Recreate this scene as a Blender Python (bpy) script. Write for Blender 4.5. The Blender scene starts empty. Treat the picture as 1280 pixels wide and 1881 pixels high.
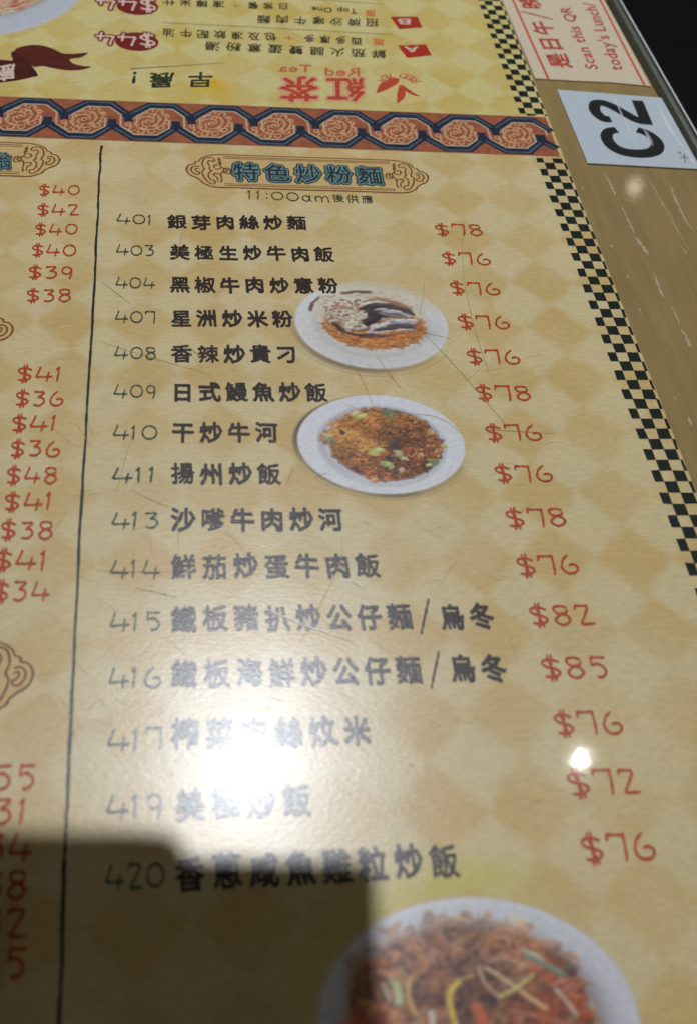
import bpy, math, random
import numpy as np
from mathutils import Matrix, Vector

random.seed(7)
rng = np.random.default_rng(7)
S = bpy.context.scene
C = S.collection

# ------------------------------------------------------------------ camera, world, lamps, exposure
H = 0.25                                             # lens height above the table top, metres
FPX, PW, PH = 2343.7, 1280.0, 1881.0                 # focal length in photo pixels, photo size
def _rot(a, b, c):
    return (Matrix.Rotation(c, 3, 'Z') @ Matrix.Rotation(a, 3, 'X') @ Matrix.Rotation(b, 3, 'Y'))
RC = _rot(0.751450, -0.136677, -0.007855)
cam = bpy.data.cameras.new('camera')
cam.sensor_fit = 'VERTICAL'; cam.sensor_height = 36.0; cam.sensor_width = 36.0
cam.lens = FPX / PH * 36.0
cam.clip_start = 0.01; cam.clip_end = 50
cam.dof.use_dof = True; cam.dof.focus_distance = 0.42; cam.dof.aperture_fstop = 16.0
cam_o = bpy.data.objects.new('camera', cam); C.objects.link(cam_o)
cam_o.matrix_world = Matrix.Translation((0, 0, H)) @ RC.to_4x4()
S.camera = cam_o

w = bpy.data.worlds.new('World'); S.world = w; w.use_nodes = True
bg = w.node_tree.nodes['Background']
bg.inputs[0].default_value = (0.95, 0.94, 0.84, 1); bg.inputs[1].default_value = 0.047

LAMP_H = 1.5
LAMPS = [((0.0717, 0.6181), 66.0, 0.022, (0.93, 0.97, 1.06)),
         ((0.3817, 0.6147), 2.2, 0.0095, (1.0, 0.98, 0.92)),
         ((0.6914, 1.5903), 0.10, 0.020, (1.0, 0.88, 0.68))]
S.view_settings.view_transform = 'Standard'; S.view_settings.look = 'None'
S.view_settings.exposure = 0.0; S.view_settings.gamma = 1.0
S.render.engine = 'CYCLES'
S.cycles.use_denoising = True
S.cycles.denoiser = 'OPENIMAGEDENOISE'
S.cycles.sample_clamp_direct = 0.0
S.cycles.caustics_reflective = False; S.cycles.caustics_refractive = False
S.cycles.sample_clamp_indirect = 4.0

# ------------------------------------------------------------------ measuring: photo pixel -> point of the table plane
def P(x, y):
    d = RC @ Vector(((x - PW / 2) / FPX, -(y - PH / 2) / FPX, -1.0))
    t = -H / d.z
    return np.array((d.x * t, d.y * t))
def U(u, v):
    return np.array((u * H, v * H))

# ------------------------------------------------------------------ materials
def lin(v):
    v = v / 255.0
    return v / 12.92 if v <= 0.04045 else ((v + 0.055) / 1.055) ** 2.4
KC = 1.25
BAL = (1.055, 1.01, 0.915)      # print colours were read under the bluish lamp
def col(r, g, b, k=KC):
    return tuple(min(0.88, lin(x) * k * q) for x, q in zip((r, g, b), BAL))

def film_group():
    g = bpy.data.node_groups.new('clear_film', 'ShaderNodeTree')
    g.interface.new_socket('Normal', in_out='OUTPUT', socket_type='NodeSocketVector')
    g.interface.new_socket('Coat Normal', in_out='OUTPUT', socket_type='NodeSocketVector')
    g.interface.new_socket('Roughness', in_out='OUTPUT', socket_type='NodeSocketFloat')
    N, L = g.nodes, g.links
    out = N.new('NodeGroupOutput'); geo = N.new('ShaderNodeNewGeometry')
    mp = N.new('ShaderNodeMapping'); mp.inputs['Scale'].default_value = (0.45, 1.0, 1.0)
    L.new(geo.outputs['Position'], mp.inputs['Vector'])
    n1 = N.new('ShaderNodeTexNoise'); n1.inputs['Scale'].default_value = 1900; n1.inputs['Detail'].default_value = 2
    L.new(mp.outputs[0], n1.inputs['Vector'])
    b1 = N.new('ShaderNodeBump'); b1.inputs['Strength'].default_value = 0.28; b1.inputs['Distance'].default_value = 0.0001
    L.new(n1.outputs['Fac'], b1.inputs['Height'])
    n2 = N.new('ShaderNodeTexNoise'); n2.inputs['Scale'].default_value = 420; n2.inputs['Detail'].default_value = 3
    L.new(geo.outputs['Position'], n2.inputs['Vector'])
    b2 = N.new('ShaderNodeBump'); b2.inputs['Strength'].default_value = 0.05; b2.inputs['Distance'].default_value = 0.00008
    L.new(n2.outputs['Fac'], b2.inputs['Height'])
    n3 = N.new('ShaderNodeTexNoise'); n3.inputs['Scale'].default_value = 40; n3.inputs['Detail'].default_value = 4
    L.new(mp.outputs[0], n3.inputs['Vector'])
    mr = N.new('ShaderNodeMapRange'); mr.inputs['To Min'].default_value = 0.235; mr.inputs['To Max'].default_value = 0.285
    L.new(n3.outputs['Fac'], mr.inputs['Value'])
    L.new(b1.outputs[0], out.inputs['Normal']); L.new(b2.outputs[0], out.inputs['Coat Normal']); L.new(mr.outputs[0], out.inputs['Roughness'])
    return g
FILM = film_group()

def base_mat(name):
    m = bpy.data.materials.new(name); m.use_nodes = True
    return m, m.node_tree.nodes, m.node_tree.links, m.node_tree.nodes['Principled BSDF']
def film(m, coat=0.35):
    N, L = m.node_tree.nodes, m.node_tree.links
    b = N['Principled BSDF']
    g = N.new('ShaderNodeGroup'); g.node_tree = FILM
    L.new(g.outputs['Normal'], b.inputs['Normal']); L.new(g.outputs['Coat Normal'], b.inputs['Coat Normal'])
    L.new(g.outputs['Roughness'], b.inputs['Roughness'])
    b.inputs['Coat Weight'].default_value = coat; b.inputs['Coat Roughness'].default_value = 0.045
    b.inputs['Coat IOR'].default_value = 1.45
    b.inputs['Specular IOR Level'].default_value = 0.37
def mottled(m, c, amount=0.18, scale=700, stretch=(1, 1, 1)):
    """print colour with the fine unevenness of ink"""
    N, L = m.node_tree.nodes, m.node_tree.links
    b = N['Principled BSDF']
    geo = N.new('ShaderNodeNewGeometry'); mp = N.new('ShaderNodeMapping'); mp.inputs['Scale'].default_value = stretch
    L.new(geo.outputs['Position'], mp.inputs[0])
    n = N.new('ShaderNodeTexNoise'); n.inputs['Scale'].default_value = scale; n.inputs['Detail'].default_value = 3
    L.new(mp.outputs[0], n.inputs['Vector'])
    mr = N.new('ShaderNodeMapRange'); mr.inputs['From Min'].default_value = 0.25; mr.inputs['From Max'].default_value = 0.75
    mr.inputs['To Min'].default_value = 1 - amount; mr.inputs['To Max'].default_value = 1 + amount
    L.new(n.outputs['Fac'], mr.inputs['Value'])
    mx = N.new('ShaderNodeVectorMath'); mx.operation = 'SCALE'; mx.inputs[0].default_value = c
    L.new(mr.outputs[0], mx.inputs['Scale'])
    L.new(mx.outputs[0], b.inputs['Base Color'])
_mats = {}
def ink(name, c, amount=0.2, scale=700):
    if name not in _mats:
        m, N, L, b = base_mat(name)
        mottled(m, c, amount, scale); film(m)
        _mats[name] = m
    return _mats[name]

def printed_paper(name, light, dark, du, dv, u0, v0, soft=0.10, warm=(1.04, 0.97, 0.92)):
    """colour of the paper: a soft argyle of large diamonds, as a node group"""
    grp = bpy.data.node_groups.new(name, 'ShaderNodeTree'); N, L = grp.nodes, grp.links
    grp.interface.new_socket('Color', in_out='OUTPUT', socket_type='NodeSocketColor')
    gout = N.new('NodeGroupOutput')
    geo = N.new('ShaderNodeNewGeometry')
    nz = N.new('ShaderNodeTexNoise'); nz.inputs['Scale'].default_value = 60; nz.inputs['Detail'].default_value = 3
    L.new(geo.outputs['Position'], nz.inputs['Vector'])
    # wobble of the diamond edges
    wob = N.new('ShaderNodeVectorMath'); wob.operation = 'MULTIPLY_ADD'
    wob.inputs[1].default_value = (0.006, 0.006, 0); L.new(nz.outputs['Color'], wob.inputs[0]); L.new(geo.outputs['Position'], wob.inputs[2])
    sx = N.new('ShaderNodeSeparateXYZ'); L.new(wob.outputs[0], sx.inputs[0])
    def M(op, a, bb=None, c=None):
        n = N.new('ShaderNodeMath'); n.operation = op
        for i, x in enumerate((a, bb, c)):
            if x is None: continue
            if isinstance(x, (int, float)): n.inputs[i].default_value = x
            else: L.new(x, n.inputs[i])
        return n.outputs[0]
    def tri(s, off, per):       # 0 at a diamond centre, 0.5 halfway to the next
        t = M('DIVIDE', M('SUBTRACT', s, off), per)
        f = M('SUBTRACT', t, M('ROUND', t))
        return M('ABSOLUTE', f)
    d = M('ADD', tri(sx.outputs['X'], u0 * H + .003, du * H), tri(sx.outputs['Y'], v0 * H + .003, dv * H))
    mr = N.new('ShaderNodeMapRange'); mr.interpolation_type = 'SMOOTHSTEP'
    mr.inputs['From Min'].default_value = 0.5 - soft; mr.inputs['From Max'].default_value = 0.5 + soft
    mr.inputs['To Min'].default_value = 1.0; mr.inputs['To Max'].default_value = 0.0
    L.new(d, mr.inputs['Value'])
    # patchy strength, so that some diamonds almost vanish
    pn = N.new('ShaderNodeTexNoise'); pn.inputs['Scale'].default_value = 22; pn.inputs['Detail'].default_value = 2
    L.new(geo.outputs['Position'], pn.inputs['Vector'])
    pr = N.new('ShaderNodeMapRange'); pr.inputs['From Min'].default_value = 0.35; pr.inputs['From Max'].default_value = 0.65
    pr.inputs['To Min'].default_value = 0.4; pr.inputs['To Max'].default_value = 1.0
    L.new(pn.outputs['Fac'], pr.inputs['Value'])
    fac = M('MULTIPLY', mr.outputs[0], pr.outputs[0])
    mx = N.new('ShaderNodeMix'); mx.data_type = 'RGBA'
    mx.inputs[6].default_value = (*light, 1); mx.inputs[7].default_value = (*dark, 1)
    L.new(fac, mx.inputs[0])
    # watercolour clouds and fine paper grain
    cn = N.new('ShaderNodeTexNoise'); cn.inputs['Scale'].default_value = 35; cn.inputs['Detail'].default_value = 5; cn.inputs['Roughness'].default_value = 0.6
    L.new(geo.outputs['Position'], cn.inputs['Vector'])
    cr = N.new('ShaderNodeMapRange'); cr.inputs['From Min'].default_value = 0.3; cr.inputs['From Max'].default_value = 0.7
    L.new(cn.outputs['Fac'], cr.inputs['Value'])
    m2 = N.new('ShaderNodeMix'); m2.data_type = 'RGBA'; m2.blend_type = 'MULTIPLY'
    L.new(cr.outputs[0], m2.inputs[0]); L.new(mx.outputs[2], m2.inputs[6]); m2.inputs[7].default_value = (*warm, 1)
    gn = N.new('ShaderNodeTexNoise'); gn.inputs['Scale'].default_value = 1500; gn.inputs['Detail'].default_value = 2
    gm = N.new('ShaderNodeMapping'); gm.inputs['Scale'].default_value = (0.35, 1, 1)
    L.new(geo.outputs['Position'], gm.inputs[0]); L.new(gm.outputs[0], gn.inputs['Vector'])
    gr = N.new('ShaderNodeMapRange'); gr.inputs['From Min'].default_value = 0.3; gr.inputs['From Max'].default_value = 0.7
    gr.inputs['To Min'].default_value = 0.92; gr.inputs['To Max'].default_value = 1.08
    L.new(gn.outputs['Fac'], gr.inputs['Value'])
    sc = N.new('ShaderNodeVectorMath'); sc.operation = 'SCALE'
    L.new(m2.outputs[2], sc.inputs[0]); L.new(gr.outputs[0], sc.inputs['Scale'])
    L.new(sc.outputs[0], gout.inputs['Color'])
    return grp
def paper_mat(name, grp):
    m, N, L, b = base_mat(name)
    g = N.new('ShaderNodeGroup'); g.node_tree = grp
    L.new(g.outputs['Color'], b.inputs['Base Color']); film(m)
    return m

def photo_print(name, grp):
    """a printed photograph: colours stored with the mesh, fading into the colour of the paper it is printed on"""
    m, N, L, b = base_mat(name)
    at = N.new('ShaderNodeAttribute'); at.attribute_name = 'print_colour'
    geo = N.new('ShaderNodeNewGeometry')
    n = N.new('ShaderNodeTexNoise'); n.inputs['Scale'].default_value = 900; n.inputs['Detail'].default_value = 3
    L.new(geo.outputs['Position'], n.inputs['Vector'])
    mr = N.new('ShaderNodeMapRange'); mr.inputs['From Min'].default_value = 0.25; mr.inputs['From Max'].default_value = 0.75
    mr.inputs['To Min'].default_value = 0.9; mr.inputs['To Max'].default_value = 1.1
    L.new(n.outputs['Fac'], mr.inputs['Value'])
    sc = N.new('ShaderNodeVectorMath'); sc.operation = 'SCALE'
    L.new(at.outputs['Color'], sc.inputs[0]); L.new(mr.outputs[0], sc.inputs['Scale'])
    g = N.new('ShaderNodeGroup'); g.node_tree = grp
    mx = N.new('ShaderNodeMix'); mx.data_type = 'RGBA'
    L.new(at.outputs['Alpha'], mx.inputs[0]); L.new(g.outputs['Color'], mx.inputs[6]); L.new(sc.outputs[0], mx.inputs[7])
    L.new(mx.outputs[2], b.inputs['Base Color'])
    film(m)
    return m
ARGYLE = printed_paper('argyle_paper', col(207, 195, 154), col(199, 175, 119), .0875, .0975, .500, 1.4450, soft=.13)
YELLOW = printed_paper('yellow_panel', col(208, 197, 144), col(201, 179, 106), .0875, .0975, .460, 1.90, warm=(1.0, 1.0, .84))
PAPER = paper_mat('argyle_printed_paper', ARGYLE); PROMO = paper_mat('yellow_printed_panel', YELLOW)
PHOTO = photo_print('printed_photograph', ARGYLE); PHOTO_Y = photo_print('printed_photograph_on_yellow', YELLOW)

def plain(name, c, rough=0.5, metal=0.0, amount=0.1, scale=120):
    if name in _mats: return _mats[name]
    m, N, L, b = base_mat(name)
    mottled(m, c, amount, scale)
    b.inputs['Roughness'].default_value = rough; b.inputs['Metallic'].default_value = metal
    _mats[name] = m
    return m

# ------------------------------------------------------------------ object helpers
def link(name, me, parent=None):
    o = bpy.data.objects.new(name, me); C.objects.link(o)
    if parent is not None:
        o.parent = parent
        o.matrix_parent_inverse = parent.matrix_world.inverted() if False else Matrix.Translation(-world_loc(parent))
    return o
def world_loc(o):
    v = Vector(o.location)
    return v if o.parent is None else v.copy()
def thing(name, label, cat, loc=(0, 0, 0), group=None):
    o = bpy.data.objects.new(name, None); C.objects.link(o); o.location = loc; o.empty_display_size = 0.02
    o['label'] = label; o['category'] = cat
    if group: o['group'] = group
    return o
def mesh(name, verts, faces, mat, parent=None, label=None, smooth=False, cols=None):
    me = bpy.data.meshes.new(name)
    me.from_pydata([tuple(map(float, v)) for v in verts], [], [tuple(map(int, f)) for f in faces])
    me.materials.append(mat)
    if smooth: me.polygons.foreach_set('use_smooth', [True] * len(me.polygons))
    if cols is not None:
        a = me.color_attributes.new('print_colour', 'FLOAT_COLOR', 'POINT')
        a.data.foreach_set('color', np.asarray(cols, dtype=np.float32).ravel())
    me.update()
    o = link(name, me, parent)
    if label: o['label'] = label
    return o
class Geo:
    def __init__(self): self.v, self.f, self.c = [], [], []
    def add(self, v, f, c=None):
        k = len(self.v); self.v += [tuple(p) for p in v]; self.f += [tuple(i + k for i in q) for q in f]
        if c is not None: self.c += list(c)
    def build(self, name, mat, parent=None, label=None, smooth=False):
        return mesh(name, self.v, self.f, mat, parent, label, smooth, self.c if self.c else None)
def box(g, x0, x1, y0, y1, z0, z1):
    g.add([(x0, y0, z0), (x1, y0, z0), (x1, y1, z0), (x0, y1, z0), (x0, y0, z1), (x1, y0, z1), (x1, y1, z1), (x0, y1, z1)],
          [(0, 3, 2, 1), (4, 5, 6, 7), (0, 1, 5, 4), (1, 2, 6, 5), (2, 3, 7, 6), (3, 0, 4, 7)])
def ribbon(pts, wid):
    """flat mitred strip along a 2-D polyline; wid a number or one per point"""
    p = np.asarray(pts, float); n = len(p)
    ws = np.full(n, wid) if np.isscalar(wid) else np.asarray(wid, float)
    d = np.diff(p, axis=0); d /= np.maximum(1e-12, np.linalg.norm(d, axis=1))[:, None]
    nv = np.stack([-d[:, 1], d[:, 0]], 1)
    v = []
    for i in range(n):
        a = nv[max(0, i - 1)]; b = nv[min(n - 2, i)]
        m = a + b; m /= max(1e-9, np.linalg.norm(m)); k = 1 / max(0.5, float(m @ a))
        v += [p[i] + m * k * ws[i] / 2, p[i] - m * k * ws[i] / 2]
    f = [(2 * i, 2 * i + 1, 2 * i + 3, 2 * i + 2) for i in range(n - 1)]
    return v, f
def up(f, v):      # make flat faces look up
    out = []
    for q in f:
        a, b, c = (np.asarray(v[q[0]]), np.asarray(v[q[1]]), np.asarray(v[q[2]]))
        s = (b[0] - a[0]) * (c[1] - a[1]) - (b[1] - a[1]) * (c[0] - a[0])
        out.append(tuple(q) if s > 0 else tuple(reversed(q)))
    return out
def flat(g, v2, f, z, c=None):
    g.add([(p[0], p[1], z) for p in v2], up(f, v2), c)
def spline(pts, k=6):
    p = np.asarray(pts, float); out = []
    q = np.vstack([2 * p[0] - p[1], p, 2 * p[-1] - p[-2]])
    for i in range(1, len(q) - 2):
        for t in np.linspace(0, 1, k, endpoint=False):
            out.append(0.5 * ((2 * q[i]) + (-q[i - 1] + q[i + 1]) * t + (2 * q[i - 1] - 5 * q[i] + 4 * q[i + 1] - q[i + 2]) * t * t + (-q[i - 1] + 3 * q[i] - 3 * q[i + 1] + q[i + 2]) * t ** 3))
    out.append(p[-1]); return np.array(out)

# ------------------------------------------------------------------ letter shapes from distance fields (rounded brush lettering)
def march(F, xs, ys):
    """filled polygons of {F < 0} on a grid"""
    verts, faces, ids = [], [], {}
    def vid(key, p):
        if key not in ids: ids[key] = len(verts); verts.append(p)
        return ids[key]
    ny, nx = F.shape
    ins = F < 0
    cnt = ins[:-1, :-1].astype(int) + ins[1:, :-1] + ins[:-1, 1:] + ins[1:, 1:]
    for j in range(ny - 1):
        i = 0
        while i < nx - 1:
            c = cnt[j, i]
            if c == 0: i += 1; continue
            if c == 4:
                k = i
                while k < nx - 1 and cnt[j, k] == 4: k += 1
                faces.append((vid((i, j), (xs[i], ys[j])), vid((k, j), (xs[k], ys[j])), vid((k, j + 1), (xs[k], ys[j + 1])), vid((i, j + 1), (xs[i], ys[j + 1]))))
                i = k; continue
            cs = ((i, j), (i + 1, j), (i + 1, j + 1), (i, j + 1)); poly = []
            for a in range(4):
                (x0, y0), (x1, y1) = cs[a], cs[(a + 1) % 4]
                f0, f1 = F[y0, x0], F[y1, x1]
                if f0 < 0: poly.append(vid((x0, y0), (xs[x0], ys[y0])))
                if (f0 < 0) != (f1 < 0):
                    t = f0 / (f0 - f1)
                    key = ('e',) + tuple(sorted(((x0, y0), (x1, y1))))
                    poly.append(vid(key, (xs[x0] + t * (xs[x1] - xs[x0]), ys[y0] + t * (ys[y1] - ys[y0]))))
            if len(poly) >= 3: faces.append(tuple(poly))
            i += 1
    return verts, faces
def seg_dist(segs, X, Y):
    D = np.full(X.shape, 1e9)
    for (ax, ay, bx, by) in segs:
        dx, dy = bx - ax, by - ay; l2 = dx * dx + dy * dy + 1e-12
        t = np.clip(((X - ax) * dx + (Y - ay) * dy) / l2, 0, 1)
        np.minimum(D, np.hypot(X - ax - t * dx, Y - ay - t * dy), out=D)
    return D
def grid(x0, x1, y0, y1, n, m=None):
    xs = np.linspace(x0, x1, n); ys = np.linspace(y0, y1, m or n); X, Y = np.meshgrid(xs, ys); return xs, ys, X, Y
def wob(X, Y, s, a):
    return a * (np.sin(X * s + 1.3) * np.cos(Y * s * 1.1 + .4) + .6 * np.sin(X * s * 2.3 + Y * s * 1.7))
_raw = {}
def raw_outline(ch):
    """contour segments and bounding box of one character of Blender's own built-in font"""
    if ch in _raw: return _raw[ch]
    cu = bpy.data.curves.new('letter', 'FONT'); cu.body = ch; cu.resolution_u = 3
    o = bpy.data.objects.new('letter', cu); C.objects.link(o)
    dg = bpy.context.evaluated_depsgraph_get()
    me = bpy.data.meshes.new_from_object(o.evaluated_get(dg))
    co = np.array([v.co[:2] for v in me.vertices]) if len(me.vertices) else np.zeros((0, 2))
    cntr = {}
    for p in me.polygons:
        for k in p.edge_keys: cntr[k] = cntr.get(k, 0) + 1
    segs = [(*co[a], *co[b]) for (a, b), c in cntr.items() if c == 1]
    bpy.data.objects.remove(o); bpy.data.curves.remove(cu); bpy.data.meshes.remove(me)
    bb = (co[:, 0].min(), co[:, 0].max(), co[:, 1].min(), co[:, 1].max()) if len(co) else (0, .3, 0, .3)
    _raw[ch] = (segs, bb); return _raw[ch]
_CELL = None
def signed(ch, X, Y, cell=True):
    """signed distance (negative inside) in a unit cell"""
    global _CELL
    segs, bb = raw_outline(ch)
    if _CELL is None:
        b = raw_outline('國')[1]; _CELL = ((b[0] + b[1]) / 2, (b[2] + b[3]) / 2, 0.95)
    cx, cy, s = _CELL
    segs = [((a - cx) / s + .5, (b - cy) / s + .5, (c - cx) / s + .5, (d - cy) / s + .5) for a, b, c, d in segs]
    D = seg_dist(segs, X, Y)
    inside = np.zeros(X.shape, bool)
    for ax, ay, bx, by in segs:
        if ay == by: continue
        hit = ((ay > Y) != (by > Y)) & (X < (bx - ax) * (Y - ay) / (by - ay) + ax)
        inside ^= hit
    return np.where(inside, -D, D)
_cjk = {}
def cjk(ch, fat=None, n=62):
    key = (ch, fat, n)
    if key not in _cjk:
        xs, ys, X, Y = grid(-.2, 1.2, -.2, 1.2, n)
        F = signed(ch, X, Y)
        k = fat
        if k is None:
            cover = float((F < 0).mean())
            k = 0.036 if cover < .17 else (0.026 if cover < .24 else 0.016)
        _cjk[key] = march(F - k + wob(X, Y, 9, .006), xs, ys)
    return _cjk[key]
# hand-lettered figures, strokes in a unit box
def arc(cx, cy, rx, ry, a0, a1, n=14):
    return [(cx + rx * math.cos(math.radians(a)), cy + ry * math.sin(math.radians(a))) for a in np.linspace(a0, a1, n)]
FIG = {
    '0': (1.0, [arc(.5, .5, .47, .47, 0, 360, 26)]),
    '1': (.42, [[(.0, .86), (.30, 1.0), (.24, .5), (.14, 0)]]),
    '2': (.8, [[(.02, .84), (.10, .99), (.78, .98), (.80, .80), (.48, .40), (.18, .04), (.25, .02), (1.0, .03)]]),
    '3': (.8, [[(.08, .97), (.80, .99), (.86, .92), (.42, .60)], spline([(.42, .60), (.80, .55), (.92, .28), (.62, .03), (.10, .04)])]),
    '4': (1.0, [[(.26, 1.0), (.16, .7), (.02, .33), (.10, .29), (1.0, .31)], [(.80, .62), (.74, .3), (.70, 0)]]),
    '5': (.8, [[(.95, .98), (.18, .99), (.14, .60)], spline([(.14, .60), (.55, .66), (.92, .42), (.80, .10), (.48, .0), (.40, .03)])]),
    '6': (.9, [spline([(.52, 1.0), (.20, .74), (.04, .38), (.14, .10), (.46, .0), (.82, .08), (.97, .32), (.78, .50), (.50, .44)])]),
    '7': (.8, [[(.0, .80), (.04, 1.0), (.96, .99), (.94, .5), (.86, 0)]]),
    '8': (.8, [spline([(.86, .93), (.46, 1.0), (.08, .90), (.16, .66), (.50, .56), (.86, .46), (.95, .22), (.55, .0), (.12, .10), (.08, .30), (.42, .54), (.82, .64), (.90, .76)])]),
    '9': (.8, [arc(.44, .68, .40, .31, 30, 385, 22), [(.86, .78), (.88, .5), (.72, 0)]]),
    '$': (.85, [spline([(.98, .80), (.55, .92), (.12, .84), (.06, .66), (.38, .52), (.80, .42), (.96, .24), (.66, .06), (.10, .06)]), [(.62, 1.12), (.40, -.12)], [(.40, 1.10), (.66, -.10)]]),
    ':': (.2, [[(.5, .72), (.5, .76)], [(.5, .16), (.5, .2)]]),
    '/': (.6, [[(.95, 1.15), (.05, -.15)]]),
    '+': (.9, [[(0, .5), (1, .5)], [(.5, 0), (.5, 1)]]),
    'a': (.75, [arc(.42, .34, .38, .33, 20, 380, 18), [(.86, .68), (.84, .2), (1.0, .02)]]),
    'm': (1.2, [[(.06, .66), (.08, 0)], spline([(.08, .45), (.28, .68), (.50, .5), (.50, .0)]), spline([(.52, .45), (.75, .68), (.94, .5), (.97, 0)])]),
}
_fig = {}
def figure(ch, wgt):
    key = (ch, wgt)
    if key not in _fig:
        wd, st = FIG[ch]
        segs = []
        for s in st:
            s = [(x * wd, y) for x, y in s]
            segs += [(*s[i], *s[i + 1]) for i in range(len(s) - 1)]
        xs, ys, X, Y = grid(-.2, wd + .2, -.3, 1.3, 46, 52)
        _fig[key] = (march(seg_dist(segs, X, Y) - wgt / 2 + wob(X, Y, 8, .012), xs, ys), wd)
    return _fig[key]
def is_cjk(ch): return ord(ch) > 0x2e80
def line_glyphs(s, wgt=.10, gap=.22, fat=None, latin=False):
    """lay a line of text out; returns pieces (verts, faces, x) and total width; height 1"""
    x, out = 0.0, []
    for ch in s:
        if ch == ' ': x += .35; continue
        if ch in FIG and not latin:
            (v, f), wd = figure(ch, wgt); out.append((v, f, x)); x += wd + gap * 1.25
        elif is_cjk(ch):
            v, f = cjk(ch, fat); out.append((v, f, x)); x += 1 + gap
        else:
            key = ('L', ch, wgt)
            if key not in _cjk:
                segs, bb = raw_outline(ch)
                xs, ys, X, Y = grid(bb[0] - .06, bb[1] + .06, bb[2] - .06, bb[3] + .06, 40)
                D = seg_dist(segs, X, Y); ins = np.zeros(X.shape, bool)
                for ax, ay, bx, by in segs:
                    if ay != by: ins ^= ((ay > Y) != (by > Y)) & (X < (bx - ax) * (Y - ay) / (by - ay) + ax)
                v, f = march(np.where(ins, -D, D) - .018, xs, ys)
                _cjk[key] = ([((a - bb[0]), b) for a, b in v], f, bb[1] - bb[0])
            v, f, wd = _cjk[key]; out.append((v, f, x)); x += wd + gap * .5
    last = s.rstrip()[-1]
    x -= gap * (1.25 if (last in FIG and not latin) else 1 if is_cjk(last) else .5)
    return out, x
Z0 = 0.00034            # print lies this high above the table top
def text(name, s, o, e, t, mat, parent, z=Z0 + .00006, jit=.03, label=None, page=False, g=None, **kw):
    """a line of lettering: o = lower left of the line, e = lower right, t = upper left (photo pixels, or page points)"""
    O, E, T = (np.asarray(q, float) if page else P(*q) for q in (o, e, t))
    pieces, W = line_glyphs(s, **kw)
    ax, ay = (E - O) / W, (T - O)
    own = g is None
    g = g or Geo()
    for v, f, x in pieces:
        j = rng.normal(0, jit, 3)
        a = j[0] * .8; ca, sa = math.cos(a), math.sin(a); sc = 1 + j[2] * .6
        vv = []
        for p in v:
            px, py = (p[0] - .5) * sc, (p[1] - .5) * sc
            px, py = px * ca - py * sa + .5 + x, px * sa + py * ca + .5 + j[1] * .6
            vv.append(O + ax * px + ay * py)
        flat(g, vv, f, z)
    return g.build(name, mat, parent, label) if own else g

# ------------------------------------------------------------------ the room: floor and lamps
def struct(name, v, f, m):
    o = mesh(name, v, f, m); o['kind'] = 'structure'; return o
TZ = -0.74
struct('floor', [(-4, -4, TZ), (4, -4, TZ), (4, 5, TZ), (-4, 5, TZ)], [(0, 1, 2, 3)], plain('dark_floor', (.006, .006, .007), .55, 0, .5, 6))

def lathe(g, prof, c, n=24):
    k = len(prof); v = []
    for i in range(n):
        a = 2 * math.pi * i / n
        v += [(c[0] + r * math.cos(a), c[1] + r * math.sin(a), c[2] + z) for r, z in prof]
    f = [(i * k + j, ((i + 1) % n) * k + j, ((i + 1) % n) * k + j + 1, i * k + j + 1) for i in range(n) for j in range(k - 1)]
    g.add(v, f)
LAMP_LABELS = ['brightest ceiling lamp whose glare whitens the lower menu rows', 'dimmer ceiling lamp mirrored as the small white spot by the last prices',
               'far warm ceiling lamp mirrored in the bare strip below the number card']
for ((u, v), pw, r, c), lab in zip(LAMPS, LAMP_LABELS):
    k = 1 + LAMP_H / H
    x, y = u * H * k, v * H * k
    t = thing('ceiling_lamp', lab, 'lamp', (x, y, LAMP_H), 'lamps above the table')
    g = Geo(); lathe(g, [(.034, .004), (.036, .05), (.028, .06), (.012, .07), (.012, .075), (.0, .075)], (x, y, LAMP_H))
    g.build('lamp_shade', plain('lamp_metal', (.3, .3, .3), .35, 1.0), t, smooth=True)
    g = Geo(); lathe(g, [(.003, .075), (.003, .8), (0, .8)], (x, y, LAMP_H), 10)
    g.build('lamp_rod', plain('lamp_metal', (.3, .3, .3), .35, 1.0), t, smooth=True)
    ld = bpy.data.lights.new('lamp_glow', 'POINT'); ld.energy = pw; ld.color = c; ld.shadow_soft_size = r
    lo = bpy.data.objects.new('lamp_glow', ld); C.objects.link(lo); lo.parent = t

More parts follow.
